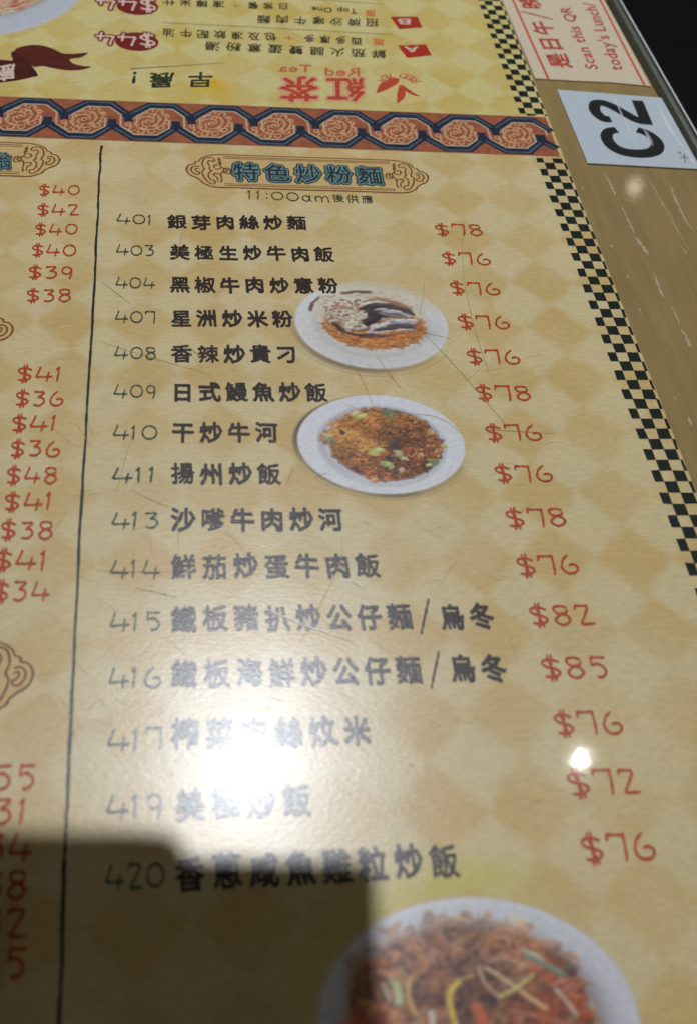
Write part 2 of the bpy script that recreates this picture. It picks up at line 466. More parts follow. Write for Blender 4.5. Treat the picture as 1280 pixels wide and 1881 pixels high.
# ------------------------------------------------------------------ the table
IN_A, IN_B = P(1110, 0), P(1280, 306)                 # inner edge of the trim, as it runs in the photo
OUT_A, OUT_B = P(1136, 0), P(1279, 264)
ed = (IN_A - IN_B) / np.linalg.norm(IN_A - IN_B)       # away from the viewer
def along(p, y):                                       # the point of the edge line at depth y
    return p + ed * ((y - p[1]) / ed[1])
YN, YF, XL = -0.16, 0.86, -0.50
def table_mat():
    m, N, L, b = base_mat('worn_brown_table_top')
    geo = N.new('ShaderNodeNewGeometry')
    mp = N.new('ShaderNodeMapping'); mp.inputs['Scale'].default_value = (9, 0.7, 1); mp.inputs['Rotation'].default_value = (0, 0, math.radians(2.4))
    L.new(geo.outputs['Position'], mp.inputs[0])
    n = N.new('ShaderNodeTexNoise'); n.inputs['Scale'].default_value = 26; n.inputs['Detail'].default_value = 6; n.inputs['Roughness'].default_value = .65
    L.new(mp.outputs[0], n.inputs['Vector'])
    cr = N.new('ShaderNodeValToRGB')
    cr.color_ramp.elements[0].position = .3; cr.color_ramp.elements[0].color = (*col(144, 123, 80), 1)
    cr.color_ramp.elements[1].position = .72; cr.color_ramp.elements[1].color = (*col(162, 140, 95), 1)
    L.new(n.outputs['Fac'], cr.inputs[0])
    n2 = N.new('ShaderNodeTexNoise'); n2.inputs['Scale'].default_value = 18; n2.inputs['Detail'].default_value = 4
    L.new(geo.outputs['Position'], n2.inputs['Vector'])
    mx = N.new('ShaderNodeMix'); mx.data_type = 'RGBA'; mx.blend_type = 'MULTIPLY'; mx.inputs[7].default_value = (.86, .86, .84, 1)
    L.new(n2.outputs['Fac'], mx.inputs[0]); L.new(cr.outputs[0], mx.inputs[6]); L.new(mx.outputs[2], b.inputs['Base Color'])
    film(m, 0.8)
    return m
tab = thing('table', 'brown restaurant table with worn top and grey metal edge', 'table', (0.1, 0.35, TZ))
a, b_ = along(IN_A, YN), along(IN_A, YF)
g = Geo()
g.add([(XL, YN, 0), (a[0], YN, 0), (b_[0], YF, 0), (XL, YF, 0), (XL, YN, -.028), (a[0], YN, -.028), (b_[0], YF, -.028), (XL, YF, -.028)],
      [(0, 1, 2, 3), (7, 6, 5, 4), (0, 4, 5, 1), (1, 5, 6, 2), (2, 6, 7, 3), (3, 7, 4, 0)])
g.build('tabletop', table_mat(), tab)
def extrude(g, prof, off=0.0):
    """prof = (distance outward from the inner edge, height); swept along the table edge"""
    nrm = np.array((ed[1], -ed[0])); k = len(prof); v = []
    for y in np.linspace(YN, YF, 30):
        q = along(IN_A, y)
        v += [(*(q + nrm * d), z) for d, z in prof]
    f = [(i * k + j, i * k + j + 1, (i + 1) * k + j + 1, (i + 1) * k + j) for i in range(29) for j in range(k - 1)]
    g.add(v, f)
tw = abs(float(np.dot(OUT_A - IN_A, np.array((ed[1], -ed[0])))))
g = Geo(); extrude(g, [(0.0001, -.02), (0.0001, .0004), (tw * .12, .0008), (tw * .38, .0008), (tw * .43, .0002), (tw * .42, -.02)])
g.build('edge_gasket', plain('dark_rubber_edge', col(52, 50, 38), .35, 0, .2, 300), tab, smooth=False)
g = Geo(); extrude(g, [(tw * .44, -.02), (tw * .44, .0004), (tw * .55, .0007), (tw * .72, .0008), (tw * .84, .0006), (tw * .95, -.0004), (tw * .95, -.024)])
g.build('edge_trim', plain('grey_metal_edge', (.15, .155, .12), .45, .45, .15, 200), tab, smooth=True)
g = Geo()
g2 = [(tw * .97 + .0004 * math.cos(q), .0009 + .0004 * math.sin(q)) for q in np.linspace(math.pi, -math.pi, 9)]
extrude(g, g2); g.build('lip_glint', plain('white_edge_glint', (.80, .82, .78), .30, 0.0, .08), tab, smooth=True)  # glint along the table edge, put into the lip's whitish colour
g = Geo(); lathe(g, [(.02, .0), (.22, .0), (.22, .015), (.05, .03), (.035, .06), (.035, .69), (.14, .712), (0, .712)], (0.0, .35, TZ), 28)
g.build('pedestal', plain('black_iron', (.02, .02, .02), .4, .6), tab, smooth=True)
# glints of creases and tape marks in the clear film, painted as pale strips
crease_glint = Geo()
def streak(g, pts, wmax, z, jit=0.0004):
    p = spline([P(*q) for q in pts], 7); n = len(p)
    p = p + rng.normal(0, jit * .25, p.shape)
    t = np.linspace(0, 1, n); ws = wmax * (0.15 + np.sin(np.pi * t) ** .7) * (0.45 + 0.9 * rng.random(n))
    v, f = ribbon(p, ws); flat(g, v, f, z)
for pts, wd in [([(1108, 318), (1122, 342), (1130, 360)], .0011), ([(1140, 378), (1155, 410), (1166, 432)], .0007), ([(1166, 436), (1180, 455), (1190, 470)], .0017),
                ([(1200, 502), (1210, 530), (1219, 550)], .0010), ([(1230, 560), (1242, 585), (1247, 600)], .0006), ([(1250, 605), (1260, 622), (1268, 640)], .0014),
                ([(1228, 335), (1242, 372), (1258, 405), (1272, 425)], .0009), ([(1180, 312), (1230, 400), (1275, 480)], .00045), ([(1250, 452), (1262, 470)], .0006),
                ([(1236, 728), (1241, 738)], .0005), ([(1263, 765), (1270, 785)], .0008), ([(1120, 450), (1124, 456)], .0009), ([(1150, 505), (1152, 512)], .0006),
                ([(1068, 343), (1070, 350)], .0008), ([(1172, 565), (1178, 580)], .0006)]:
    streak(crease_glint, pts, wd, .00012 + len(crease_glint.v) * 1e-8)
o = crease_glint.build('crease_glint', ink('pale_crease_glint', col(174, 162, 132), .3, 1500), tab); o['kind'] = 'stuff'
faint = Geo()
for _ in range(30):
    x = rng.uniform(1020, 1270); y = rng.uniform(320, 1000)
    if x < 1035 + (y - 320) * .36: continue
    l = rng.uniform(10, 55)
    streak(faint, [(x, y), (x + l * .24, y + l * .5), (x + l * .48, y + l)], rng.uniform(.00012, .0004), .00008 + len(faint.v) * 1e-8)
o = faint.build('scuff', ink('faint_scuff', col(158, 140, 100), .2, 1500), tab); o['kind'] = 'stuff'

# ------------------------------------------------------------------ the menu sheet
menu = thing('menu_sheet', 'large yellow Chinese menu sheet lying flat on the table', 'menu', (0, 0, 0))
UR = .5985
g = Geo(); box(g, -1.35 * H, UR * H, -.5 * H, 2.9 * H, .00005, .0003); g.build('paper', PAPER, menu)
g = Geo(); flat(g, [U(-1.34, 1.7755), U(UR - .0005, 1.7755), U(UR - .0005, 2.89), U(-1.34, 2.89)], [(0, 1, 2, 3)], Z0); g.build('promotion_panel', PROMO, menu)

# checker border, broken by the ornamental band
near_border, far_border = Geo(), Geo()
def cell(u0, u1, v0, v1):
    j = rng.normal(0, .0003, 8)
    g = near_border if v1 < 1.70 else far_border
    flat(g, [U(u0 + j[0], v0 + j[1]), U(u1 + j[2], v0 + j[3]), U(u1 + j[4], v1 + j[5]), U(u0 + j[6], v1 + j[7])], [(0, 1, 2, 3)], Z0 + .00004 + len(g.v) * 1e-8)
B = (.5537, .5645, .5793, .5940, UR - .0008)
def clip(v0, v1, lo, hi): return max(v0, lo), min(v1, hi)
for k in range(-60, 80):
    for half in (0, 1):
        vt = 1.6285 - .03524 * k - .01762 * half
        v0, v1 = vt - .01762, vt
        if v1 < -.3 or v0 > 2.6: continue
        if v0 < 1.6585: lo, hi = -9, 1.6585
        elif v1 > 1.7815: lo, hi = 1.7815, 9
        else: continue
        v0, v1 = clip(v0, v1, lo, hi)
        if v1 - v0 < .001: continue
        for (p, q) in ((0, 1), (2, 3)) if half == 0 else ((1, 2), (3, 4)):
            cell(B[p], B[q], v0, v1)
for g in (near_border, far_border): g.build('checker_border', ink('checker_black_ink', col(24, 34, 30), .35, 400), menu)

# ornamental band
BV0, BV1 = 1.6675, 1.7757
BVH = BV1 - BV0
def bandp(x, y):                        # x in medallion pitches, y 0..1 across the band
    return U(-.1435 + x * .0925, BV0 + y * BVH)
g = Geo(); v2 = [bandp(-9, 0), U(.5925, BV0 - .003), U(.5945, BV1 + .003), bandp(-9, 1)]
flat(g, v2, [(0, 1, 2, 3)], Z0 + .00003)
band = g.build('ornament_border', ink('terracotta_ink', col(156, 92, 66), .25, 260), menu)
MX1 = 9
def path_top(k, dy=0.0, sx=0.0): return [(k + .0, .52 + 0), (k + .0 + sx, .64 - dy), (k + .34, .935 - dy), (k + .72, .935 - dy), (k + 1.0 - sx, .64 - dy)]
navy, slate, pale, tan, glow = Geo(), Geo(), Geo(), Geo(), Geo()
def band_line(g, pts, wd, z):
    q = [bandp(*p) for p in pts if True]
    lim = .5935 * H
    q = [p if p[0] < lim else np.array((lim, p[1])) for p in q]
    v, f = ribbon(q, wd * H); flat(g, v, f, z)
for k in range(-2, MX1):
    z = Z0 + .00005
    last = k == MX1 - 1
    top = [(k, .63), (k + .34, .925), (k + .72, .925), (k + 1, .63)]
    bot = [(k - .25, .37), (k + .08, .075), (k + .46, .075), (k + .75, .37)]
    if bandp(k, 0)[0] > .59 * H:
        band_line(navy, [(k - .25, .53), (k - .25, .37), (k - .04, .175)], .0160, z + k * 1e-7)
        band_line(slate, [(k - .21, .31), (k - .04, .15)], .0028, z + 4.2e-6 + k * 1e-7); continue
    band_line(navy, top, .0160, z + k * 1e-7); band_line(navy, bot, .0160, z + k * 1e-7 + 5e-8)
    for kk in (k,):
        band_line(navy, [(kk, .67), (kk, .47)], .0125, z + 2e-6 + k * 1e-7); band_line(navy, [(kk + .75, .33), (kk + .75, .53)], .0125, z + 2.2e-6 + k * 1e-7)
    band_line(slate, [(k + .04, .69), (k + .345, .955), (k + .715, .955), (k + .96, .69)], .0028, z + 4e-6 + k * 1e-7)
    band_line(slate, [(k - .21, .31), (k + .085, .045), (k + .455, .045), (k + .71, .31)], .0028, z + 4.2e-6 + k * 1e-7)
    band_line(pale, [(k + .13, .47), (k + .13, .63), (k + .36, .84), (k + .70, .84), (k + .88, .65), (k + .88, .52)], .0030, z + 5e-6 + k * 1e-7)
    band_line(pale, [(k - .12, .53), (k - .12, .36), (k + .10, .155), (k + .44, .155), (k + .64, .34), (k + .64, .52)], .0030, z + 5.5e-6 + k * 1e-7)
navy.build('border_line', ink('navy_ink', col(33, 44, 66), .25, 500), band)
slate.build('border_highlight', ink('slate_ink', col(84, 100, 112), .2, 500), band)
pale.build('border_inner_line', ink('pale_line_ink', col(190, 168, 148), .2, 500), band)
# scrolls in the medallions: one distance field, stamped
def scroll_segments():
    segs = []
    def path(p): 
        for i in range(len(p) - 1): segs.append((*p[i], *p[i + 1]))
    for s in (0, 180):
        a = np.linspace(0, 400, 26); path([(.47 + (.10 + .26 * t / 400) * math.cos(math.radians(t + s)), .5 + (.10 + .26 * t / 400) * math.sin(math.radians(t + s))) for t in a])
    for i in range(11):
        an = 2 * math.pi * i / 11; cx, cy = .47 + .355 * math.cos(an), .5 + .355 * math.sin(an)
        path([(cx + .065 * math.cos(an + q), cy + .065 * math.sin(an + q)) for q in np.linspace(-1.9, 2.2, 8)])
    for i in range(6):
        an = 2 * math.pi * i / 6 + .4; cx, cy = .47 + .20 * math.cos(an), .5 + .20 * math.sin(an)
        path([(cx + .05 * math.cos(an + q), cy + .05 * math.sin(an + q)) for q in np.linspace(-2.2, 2.0, 7)])
    path(arc(.47, .5, .05, .05, 0, 300, 8))
    return segs
xs, ys, X, Y = grid(0, .94, .05, .95, 84)
SD = seg_dist(scroll_segments(), X, Y)
sv, sf = march(SD - .018 + wob(X, Y, 14, .006), xs, ys)
for k in range(-2, MX1):
    g = Geo(); pts = []
    for p in sv:
        # the medallion leans: upper half shifted right, lower half left
        x = k + .31 + (p[0] - .47) * .80 + .10 * (p[1] - .5) * 2
        q = bandp(x, .5 + (p[1] - .5) * .78)
        q = np.array((min(q[0], .593 * H), q[1])); pts.append(q)
    if bandp(k + .2, 0)[0] > .585 * H: continue
    flat(g, pts, sf, Z0 + .000045)
    g.build('medallion', ink('tan_scroll_ink', col(202, 156, 116), .25, 500), band)

# plaques with cloud-scroll ends
def zp(x0, y0, s, pts): return [P(x0 + x / s, y0 + y / s) for x, y in pts]
R0 = (600, 280, 6.4)
END_OUT = [(760, 103), (830, 112), (920, 130), (990, 165), (1020, 195), (1060, 205), (1075, 228), (1130, 240), (1170, 270), (1187, 305), (1178, 345), (1145, 370), (1105, 385), (1085, 400), (1060, 415), (1050, 440), (1010, 462), (940, 482), (860, 485), (790, 482)]
SCROLLS = [[(850, 150), (900, 145), (945, 160), (975, 190), (995, 240), (985, 285), (1015, 310), (1020, 350), (1010, 390), (985, 430), (940, 452), (905, 435), (910, 408), (945, 405)],
           [(850, 150), (835, 170), (860, 190), (895, 180), (925, 205), (915, 245), (925, 280), (905, 300), (945, 325), (960, 365), (950, 395)],
           [(1040, 260), (1080, 255), (1120, 275), (1135, 310), (1110, 345), (1065, 348), (1045, 325), (1070, 318), (1085, 300), (1075, 280), (1045, 285)],
           [(770, 165), (800, 165), (775, 205), (795, 235), (760, 262), (715, 255), (692, 278), (705, 315), (750, 318), (790, 305), (815, 340), (820, 385), (835, 425)],
           [(735, 270), (765, 272), (772, 295), (745, 302), (728, 288), (735, 270)],
           [(820, 225), (860, 232), (865, 260), (835, 275), (800, 262)], [(830, 330), (880, 325), (895, 345), (865, 375), (870, 420)],
           [(790, 140), (775, 165), (800, 200), (780, 215)]]
TIP = P(600 + 1187 / 6.4, 280 + 305 / 6.4)
end_out = spline(zp(*R0, END_OUT), 3); end_scr = [spline(zp(*R0, s), 4) for s in SCROLLS]
CEN = float((P(400, 283)[1] + P(407, 341)[1]) / 2)
brown = ink('plaque_brown_ink', col(118, 74, 42), .25, 600); fillm = ink('plaque_tan_ink', col(205, 176, 122), .08, 400)
segs_w = .0017 * H / H
def sdf_lines(lines, wid, pad, n):
    """rounded brush lines through page points, as one flat mesh"""
    segs = [(*p[i], *p[i + 1]) for p in lines for i in range(len(p) - 1)]
    a = np.array([q for p in lines for q in p]); lo, hi = a.min(0) - pad, a.max(0) + pad
    asp = (hi[1] - lo[1]) / (hi[0] - lo[0])
    xs, ys, X, Y = grid(lo[0], hi[0], lo[1], hi[1], n, max(8, int(n * asp)))
    return march(seg_dist(segs, X, Y) - wid / 2 + wob(X * 900, Y * 900, 1, wid * .07), xs, ys)
LW = .0024 * H
ends_v, ends_f = sdf_lines([end_out] + end_scr, LW, .002, 110)
axis_u = float((P(341, 310)[0] + TIP[0]) / 2)
def plaque(shift, both, half_len, label, dim=None):
    sh = np.asarray(shift, float)
    cy = TIP[1]
    m = lambda p: np.array((p[0] + sh[0], p[1] + sh[1]))
    right = [m(p) for p in ends_v]
    g = Geo(); flat(g, right, ends_f, Z0 + .00005)
    x1 = end_out[0][0] + sh[0]; yt = end_out[0][1] + sh[1]; yb = end_out[-1][1] + sh[1]
    x0 = x1 - half_len
    if both:
        c = (x0 + x1) / 2
        left = [np.array((2 * c - p[0], p[1])) for p in right]; flat(g, left, ends_f, Z0 + .00005)
    for i, (dy, wv) in enumerate(((0, 1.0), (.0058 * H, .8), (.0098 * H, .55))):
        for s, yy in ((-1, yt), (1, yb)):
            y = yy + s * dy; e = 0 if i == 0 else .004 * H
            p = np.array([(x0 + e + t * (x1 - x0 - 2 * e), y) for t in np.linspace(0, 1, 14)])
            p[:, 1] += rng.normal(0, .00004, 14)
            v, f = ribbon(p, LW * wv); flat(g, v, f, Z0 + .000052 + i * 1e-6 + (s + 1) * 2e-7)
    body = Geo()
    outline = [m(p) for p in end_out]
    ring = [np.array((x0, yt))] + outline + [np.array((x0, yb))] if not both else [np.array((2 * c - p[0], p[1])) for p in reversed(outline)][::1] 
    if both:
        ring = outline + [np.array((2 * c - p[0], p[1])) for p in reversed(outline)]
    flat(body, ring, [tuple(range(len(ring)))], Z0 + .00003)
    pl = body.build('heading_plaque', fillm, menu, label)
    g.build('plaque_outline', brown, pl)
    return pl
HL = end_out[0][0] - P(404, 283)[0]
pl = plaque((0, 0), True, HL, 'heading plaque of the numbered fried rice and noodle list')
for zz, fat, mm in ((0, .118, ink('heading_edge_ink', col(42, 66, 72), .25, 500)), (1, .060, ink('heading_pale_blue_ink', col(114, 146, 148), .2, 500)), (2, .014, ink('heading_core_ink', col(38, 54, 64), .2, 500))):
    rng2 = rng; rng = np.random.default_rng(11)
    text(('heading_shadow', 'heading_glow', 'heading')[zz], '特色炒粉麵', (430, 334), (704, 342), (428, 302), mm, pl, z=Z0 + .00006 + zz * .000012, fat=fat, gap=.24, jit=.015)
    rng = rng2
pl2 = plaque(P(110, 297) - TIP, False, .30 * H, 'heading plaque at the top of the left column')
for zz, fat, mm in ((0, .118, _mats['heading_edge_ink']), (1, .060, _mats['heading_pale_blue_ink']), (2, .014, _mats['heading_core_ink'])):
    rng2 = rng; rng = np.random.default_rng(12)
    text(('heading_shadow', 'heading_glow', 'heading')[zz], '湯翁', (-46, 312), (22, 314), (-46, 283), mm, pl2, z=Z0 + .00006 + zz * .000012, fat=fat, gap=.24, jit=.015)
    rng = rng2
plaque(P(24, 609) - TIP, False, .30 * H, 'heading plaque at mid height of the left column')
plaque(P(61, 1243) - TIP, False, .30 * H, 'heading plaque near the glare in the left column')

GREEN = ink('green_ink', col(46, 74, 56), .3, 900); BLACK = ink('brown_black_ink', col(48, 36, 32), .3, 900); RED = ink('red_brown_ink', col(176, 68, 34), .25, 900)
DGREEN = ink('small_dark_green_ink', col(62, 66, 44), .25, 900)
text('serving_note', '11:00am後供應', (457, 367), (686, 376), (456, 352), DGREEN, menu, wgt=.11, fat=.012, gap=.24, jit=.02)

ROWS = [('401', '銀芽肉絲炒麵', '$78', 405, (840, 424), 308, 562, 410, 412), ('403', '美極生炒牛肉飯', '$76', 461, (853, 477), 313, 612, 465, 469), ('404', '黑椒牛肉炒意粉', '$76', 521, (870, 532), 313, 620, 525, 527),
        ('407', '星洲炒米粉', '$76', 584, (887, 594), 315, 537, 587, 588), ('408', '香辣炒貴刁', '$76', 650, (903, 658), 315, 545, 652, 653), ('409', '日式鰻魚炒飯', '$78', 721, (920, 724), 316, 600, 722, 724),
        ('410', '干炒牛河', '$76', 796, (940, 797), 316, 510, 797, 797), ('411', '揚州炒飯', '$76', 875, (960, 873), 315, 515, 873, 874), ('413', '沙嗲牛肉炒河', '$78', 958, (980, 953), 315, 628, 956, 957),
        ('414', '鮮茄炒蛋牛肉飯', '$76', 1047, (1003, 1040), 315, 697, 1043, 1042), ('415', '鐵板豬扒炒公仔麵/烏冬', '$82', 1143, (1028, 1133), 315, 905, 1139, 1134), ('416', '鐵板海鮮炒公仔麵/烏冬', '$85', 1246, (1050, 1229), 315, 928, 1240, 1231),
        ('417', '榨菜肉絲炆米', '$76', 1360, (1075, 1331), 315, 680, 1351, 1345), ('419', '美極炒飯', '$72', 1483, (1102, 1440), 323, 570, 1482, 1472), ('420', '香蔥咸魚雞粒炒飯', '$76', 1610, (1130, 1560), 322, 840, 1608, 1581)]
PRICE_X = dict(zip([r[0] for r in ROWS], (797, 810, 825, 840, 856, 872, 890, 907, 927, 947, 970, 992, 1015, 1040, 1065)))
NH, CH, PRH = .0222 * H, .0330 * H, .0250 * H
def centred(s, name, pc0, pc1, h, mat, parent, **kw):
    """a line centred on the page points pc0..pc1 with cap height h"""
    d = (pc1 - pc0); n = np.array((-d[1], d[0])) / np.linalg.norm(d)
    n = 0.5 * n + 0.5 * np.array((0, 1.0)); n /= np.linalg.norm(n)
    return text(name, s, pc0 - n * h / 2, pc1 - n * h / 2, pc0 + n * h / 2, mat, parent, page=True, **kw)
for num, nm, pr, ny, (px, py), x0, x1, y0, y1 in ROWS:
    a = P(250, ny); ln = .0480 * H
    centred(num, 'item_number', a - np.array((ln * .51, 0)), a + np.array((ln * .49, 0)), NH, GREEN, menu, wgt=.115, gap=.20)
    centred(nm, 'dish_name', P(x0, y0), P(x1, y1), CH, BLACK, menu, gap=.26)
    b = P(px, py); lp = .0655 * H
    c0 = np.array((P(PRICE_X[num], py)[0] + .0004, b[1] + .0002))
    centred(pr, 'price', c0, c0 + np.array((lp, 0)), PRH, RED, menu, wgt=.125, gap=.26)
LEFT = [('$40', 73, 147, 351), ('$42', 70, 145, 387), ('$40', 66, 143, 423), ('$40', 60, 140, 461), ('$39', 54, 135, 502), ('$38', 50, 130, 545), ('$41', 34, 117, 689), ('$36', 30, 117, 734), ('$41', 24, 108, 779),
        ('$36', 21, 111, 826), ('$48', 14, 105, 875), ('$41', 10, 100, 923), ('$38', 3, 97, 976), ('$41', -8, 91, 1031), ('$34', -10, 90, 1088), ('$55', -56, 64, 1429), ('$31', -62, 54, 1492), ('$34', -66, 57, 1558), ('$38', -74, 48, 1627), ('$32', -80, 48, 1697), ('$35', -84, 46, 1770)]
for s, x0, x1, y in LEFT:
    centred(s, 'price', P(x0, y), P(x1, y),   .0238 * H, RED, menu, wgt=.135, gap=.26)

# column rule, drawn with a brush
g = Geo()
q = [P(189, 270), P(187, 275), P(184, 320), P(180, 400), P(172, 560), P(166, 660), P(158, 800), P(148, 960), P(140, 1150), P(133, 1290), P(122, 1500), P(116, 1650), P(110, 1881), P(100, 2300)]
q = spline(q, 10); n = len(q); q[:, 0] += np.convolve(rng.normal(0, .0002, n), np.ones(4) / 4, 'same')
ws = (.0030 + rng.normal(0, .00035, n)) * H; ws[:3] *= .6
v, f = ribbon(q, ws); flat(g, v, f, Z0 + .00005); g.build('column_rule', ink('rule_ink', col(34, 42, 36), .3, 900), menu)

# ------------------------------------------------------------------ printed dish photographs: small paintings kept as colours on a fine flat mesh
def smooth(a, b, x): t = np.clip((x - a) / (b - a), 0, 1); return t * t * (3 - 2 * t)
def noise2(n, cells, oct_=4, seed=0, pers=.5):
    r = np.random.default_rng(seed); out = np.zeros((n, n)); amp = 1.0; tot = 0
    for o in range(oct_):
        c = min(n, int(cells * 2 ** o)); gr = r.random((c + 2, c + 2))
        t = np.linspace(0, c, n, endpoint=False); i = t.astype(int); f = t - i; f = f * f * (3 - 2 * f)
        A = gr[np.ix_(i, i)]; B_ = gr[np.ix_(i, i + 1)]; C_ = gr[np.ix_(i + 1, i)]; D_ = gr[np.ix_(i + 1, i + 1)]
        fx, fy = f[None, :], f[:, None]
        out += amp * ((A * (1 - fx) + B_ * fx) * (1 - fy) + (C_ * (1 - fx) + D_ * fx) * fy); tot += amp; amp *= pers
    return out / tot
class Painting:
    R = 1.18
    def __init__(self, n):
        self.n = n; t = np.linspace(-self.R, self.R, n); self.X, self.Y = np.meshgrid(t, t)
        self.c = np.zeros((n, n, 3)); self.c[:] = (190, 170, 120); self.a = np.zeros((n, n))
    def over(self, rgb, al):
        al = np.asarray(al)[..., None]; rgb = np.asarray(rgb, float)
        if rgb.ndim == 1: rgb = rgb[None, None, :]
        A = self.a[..., None]; out = al + A * (1 - al)
        self.c = np.where(out > 1e-5, (rgb * al + self.c * A * (1 - al)) / np.maximum(out, 1e-5), self.c); self.a = out[..., 0]
    def dab(self, x, y, l, w, ang, rgb, al=1.0, bend=0.0, shade=.30, hard=1.6):
        """one soft-edged stroke, rounded by light from above"""
        rr = (l + w) * 1.5; k = (self.n - 1) / (2 * self.R)
        i0, i1 = max(0, int((x - rr + self.R) * k)), min(self.n, int((x + rr + self.R) * k) + 2)
        j0, j1 = max(0, int((y - rr + self.R) * k)), min(self.n, int((y + rr + self.R) * k) + 2)
        if i1 <= i0 or j1 <= j0: return
        X, Y = self.X[j0:j1, i0:i1] - x, self.Y[j0:j1, i0:i1] - y
        ca, sa = math.cos(ang), math.sin(ang); s = (X * ca + Y * sa) / l; t = (-X * sa + Y * ca) / w - bend * s * s
        d = np.abs(s) ** 2.5 + np.abs(t) ** 2
        m = np.clip((1.25 - d) * hard, 0, 1) * al
        up_ = t * ca + s * sa * w / l
        col_ = np.asarray(rgb, float)[None, None] * (1 + shade * np.clip(up_, -1, 1))[..., None]
        cc = self.c[j0:j1, i0:i1]; cc += (col_ - cc) * m[..., None]
        self.a[j0:j1, i0:i1] = np.maximum(self.a[j0:j1, i0:i1], m)
    def plate(self, well, rim, edge, mx=0.0, soft=.012, tint=(1, 1, 1), alpha=1.0):
        r = np.hypot(self.X, self.Y)
        c = np.zeros((self.n, self.n, 3))
        prof = np.stack([np.interp(r, [0, .5, .66, .72, .80, .93, .975, 1.0], [well[k], well[k], well[k] * .985, well[k] * .93, rim[k] * .985, rim[k], rim[k] * 1.03, edge[k]]) for k in range(3)], -1)
        lit = 1 + .035 * (-self.X * .6 + self.Y * .5) * smooth(.6, 1, r)
        self.over(np.clip(prof * lit[..., None], 0, 240), (1 - smooth(1.0 - soft, 1.0 + soft, r)) * alpha)
    def blur(self, k=1):
        for _ in range(k):
            A = self.a[..., None]; q = np.concatenate([self.c * A, A], -1); r = q * 2
            r[1:] += q[:-1]; r[:-1] += q[1:]; r[:, 1:] += q[:, :-1]; r[:, :-1] += q[:, 1:]; r /= 6
            self.a = r[..., 3]; self.c = np.where(r[..., 3:] > 1e-4, r[..., :3] / np.maximum(r[..., 3:], 1e-4), self.c)
    def build(self, name, centre, radii, mat, parent, z, label=None, under=None):
        n = self.n; keep = self.a > .004
        if under is not None:
            t = np.clip(np.linspace(0, under.n - 1, n), 0, under.n - 1.001); i = t.astype(int); f = (t - i)
            q = under.c; fx, fy = f[None, :, None], f[:, None, None]
            base = (q[np.ix_(i, i)] * (1 - fx) + q[np.ix_(i, i + 1)] * fx) * (1 - fy) + (q[np.ix_(i + 1, i)] * (1 - fx) + q[np.ix_(i + 1, i + 1)] * fx) * fy
            self.c = self.c * self.a[..., None] + base * (1 - self.a[..., None]); self.a = np.where(np.hypot(self.X, self.Y) < .99, 1.0, self.a)
        cellm = keep[:-1, :-1] | keep[1:, :-1] | keep[:-1, 1:] | keep[1:, 1:]
        idx = np.full((n, n), -1); used = np.zeros((n, n), bool)
        used[:-1, :-1] |= cellm; used[1:, :-1] |= cellm; used[:-1, 1:] |= cellm; used[1:, 1:] |= cellm
        idx[used] = np.arange(used.sum())
        v = np.stack([centre[0] + self.X[used] * radii[0], centre[1] + self.Y[used] * radii[1], np.full(used.sum(), z)], 1)
        jj, ii = np.nonzero(cellm)
        f = np.stack([idx[jj, ii], idx[jj, ii + 1], idx[jj + 1, ii + 1], idx[jj + 1, ii]], 1)
        rgb = np.clip(self.c[used], 0, 245) / 255.0
        l = np.where(rgb <= .04045, rgb / 12.92, ((rgb + .055) / 1.055) ** 2.4) * KC * np.array(BAL)
        cols = np.concatenate([np.clip(l, 0, .9), np.clip(self.a[used], 0, 1)[:, None]], 1)
        me = bpy.data.meshes.new(name)
        me.vertices.add(len(v)); me.vertices.foreach_set('co', v.astype(np.float32).ravel())
        me.loops.add(len(f) * 4); me.loops.foreach_set('vertex_index', f.astype(np.int32).ravel())
        me.polygons.add(len(f)); me.polygons.foreach_set('loop_start', np.arange(0, len(f) * 4, 4, dtype=np.int32))
        me.update(calc_edges=True); me.materials.append(mat)
        at = me.color_attributes.new('print_colour', 'FLOAT_COLOR', 'POINT'); at.data.foreach_set('color', cols.astype(np.float32).ravel())
        o = link(name, me, parent)
        if label: o['label'] = label
        return o
def pick(lst):
    ws = np.array([max(0, w) for w, _ in lst], float); return lst[rng.choice(len(lst), p=ws / ws.sum())][1]
def inside(shape, k=1.0):
    while True:
        x, y = rng.uniform(-1, 1, 2)
        if shape(x, y): return x, y
def lump(x, y, a, b, k, ph=1.0):
    t = math.atan2(y / b, x / a); return math.hypot(x / a, y / b) < 1 + k * math.sin(3 * t + ph) + k * .7 * math.sin(7 * t + 2 * ph) + k * .4 * math.sin(13 * t)
def blob(g, c, ru, rv, rgb, al, z, ang=0.0, n=28, soft=.45, rag=.0):
    v, f, cc = [], [], []
    rad = 1 + rag * np.convolve(rng.normal(0, 1, n + 4), np.ones(3) / 3, 'same')[2:-2]
    for r, a_ in ((soft, al), (1.0, 0.0)):
        for j in range(n):
            t = 2 * math.pi * j / n; x, y = ru * r * rad[j] * math.cos(t), rv * r * rad[j] * math.sin(t)
            v.append((c[0] + x * math.cos(ang) - y * math.sin(ang), c[1] + x * math.sin(ang) + y * math.cos(ang))); cc.append((*col(*rgb), a_))
    f = [(j, (j + 1) % n, n + (j + 1) % n, n + j) for j in range(n)] + [tuple(range(n))]
    flat(g, v, f, z, cc)
def ellipse_rings(c, ru, rv, rings, n=72):
    v, f, cc = [], [], []
    for (r, rgb, al) in rings:
        for j in range(n):
            a = 2 * math.pi * j / n
            v.append((c[0] + ru * r * math.cos(a), c[1] + rv * r * math.sin(a))); cc.append((*col(*rgb), al))
    for i in range(len(rings) - 1):
        f += [(i * n + j, i * n + (j + 1) % n, (i + 1) * n + (j + 1) % n, (i + 1) * n + j) for j in range(n)]
    f.append(tuple(range(n)))
    return v, f, cc
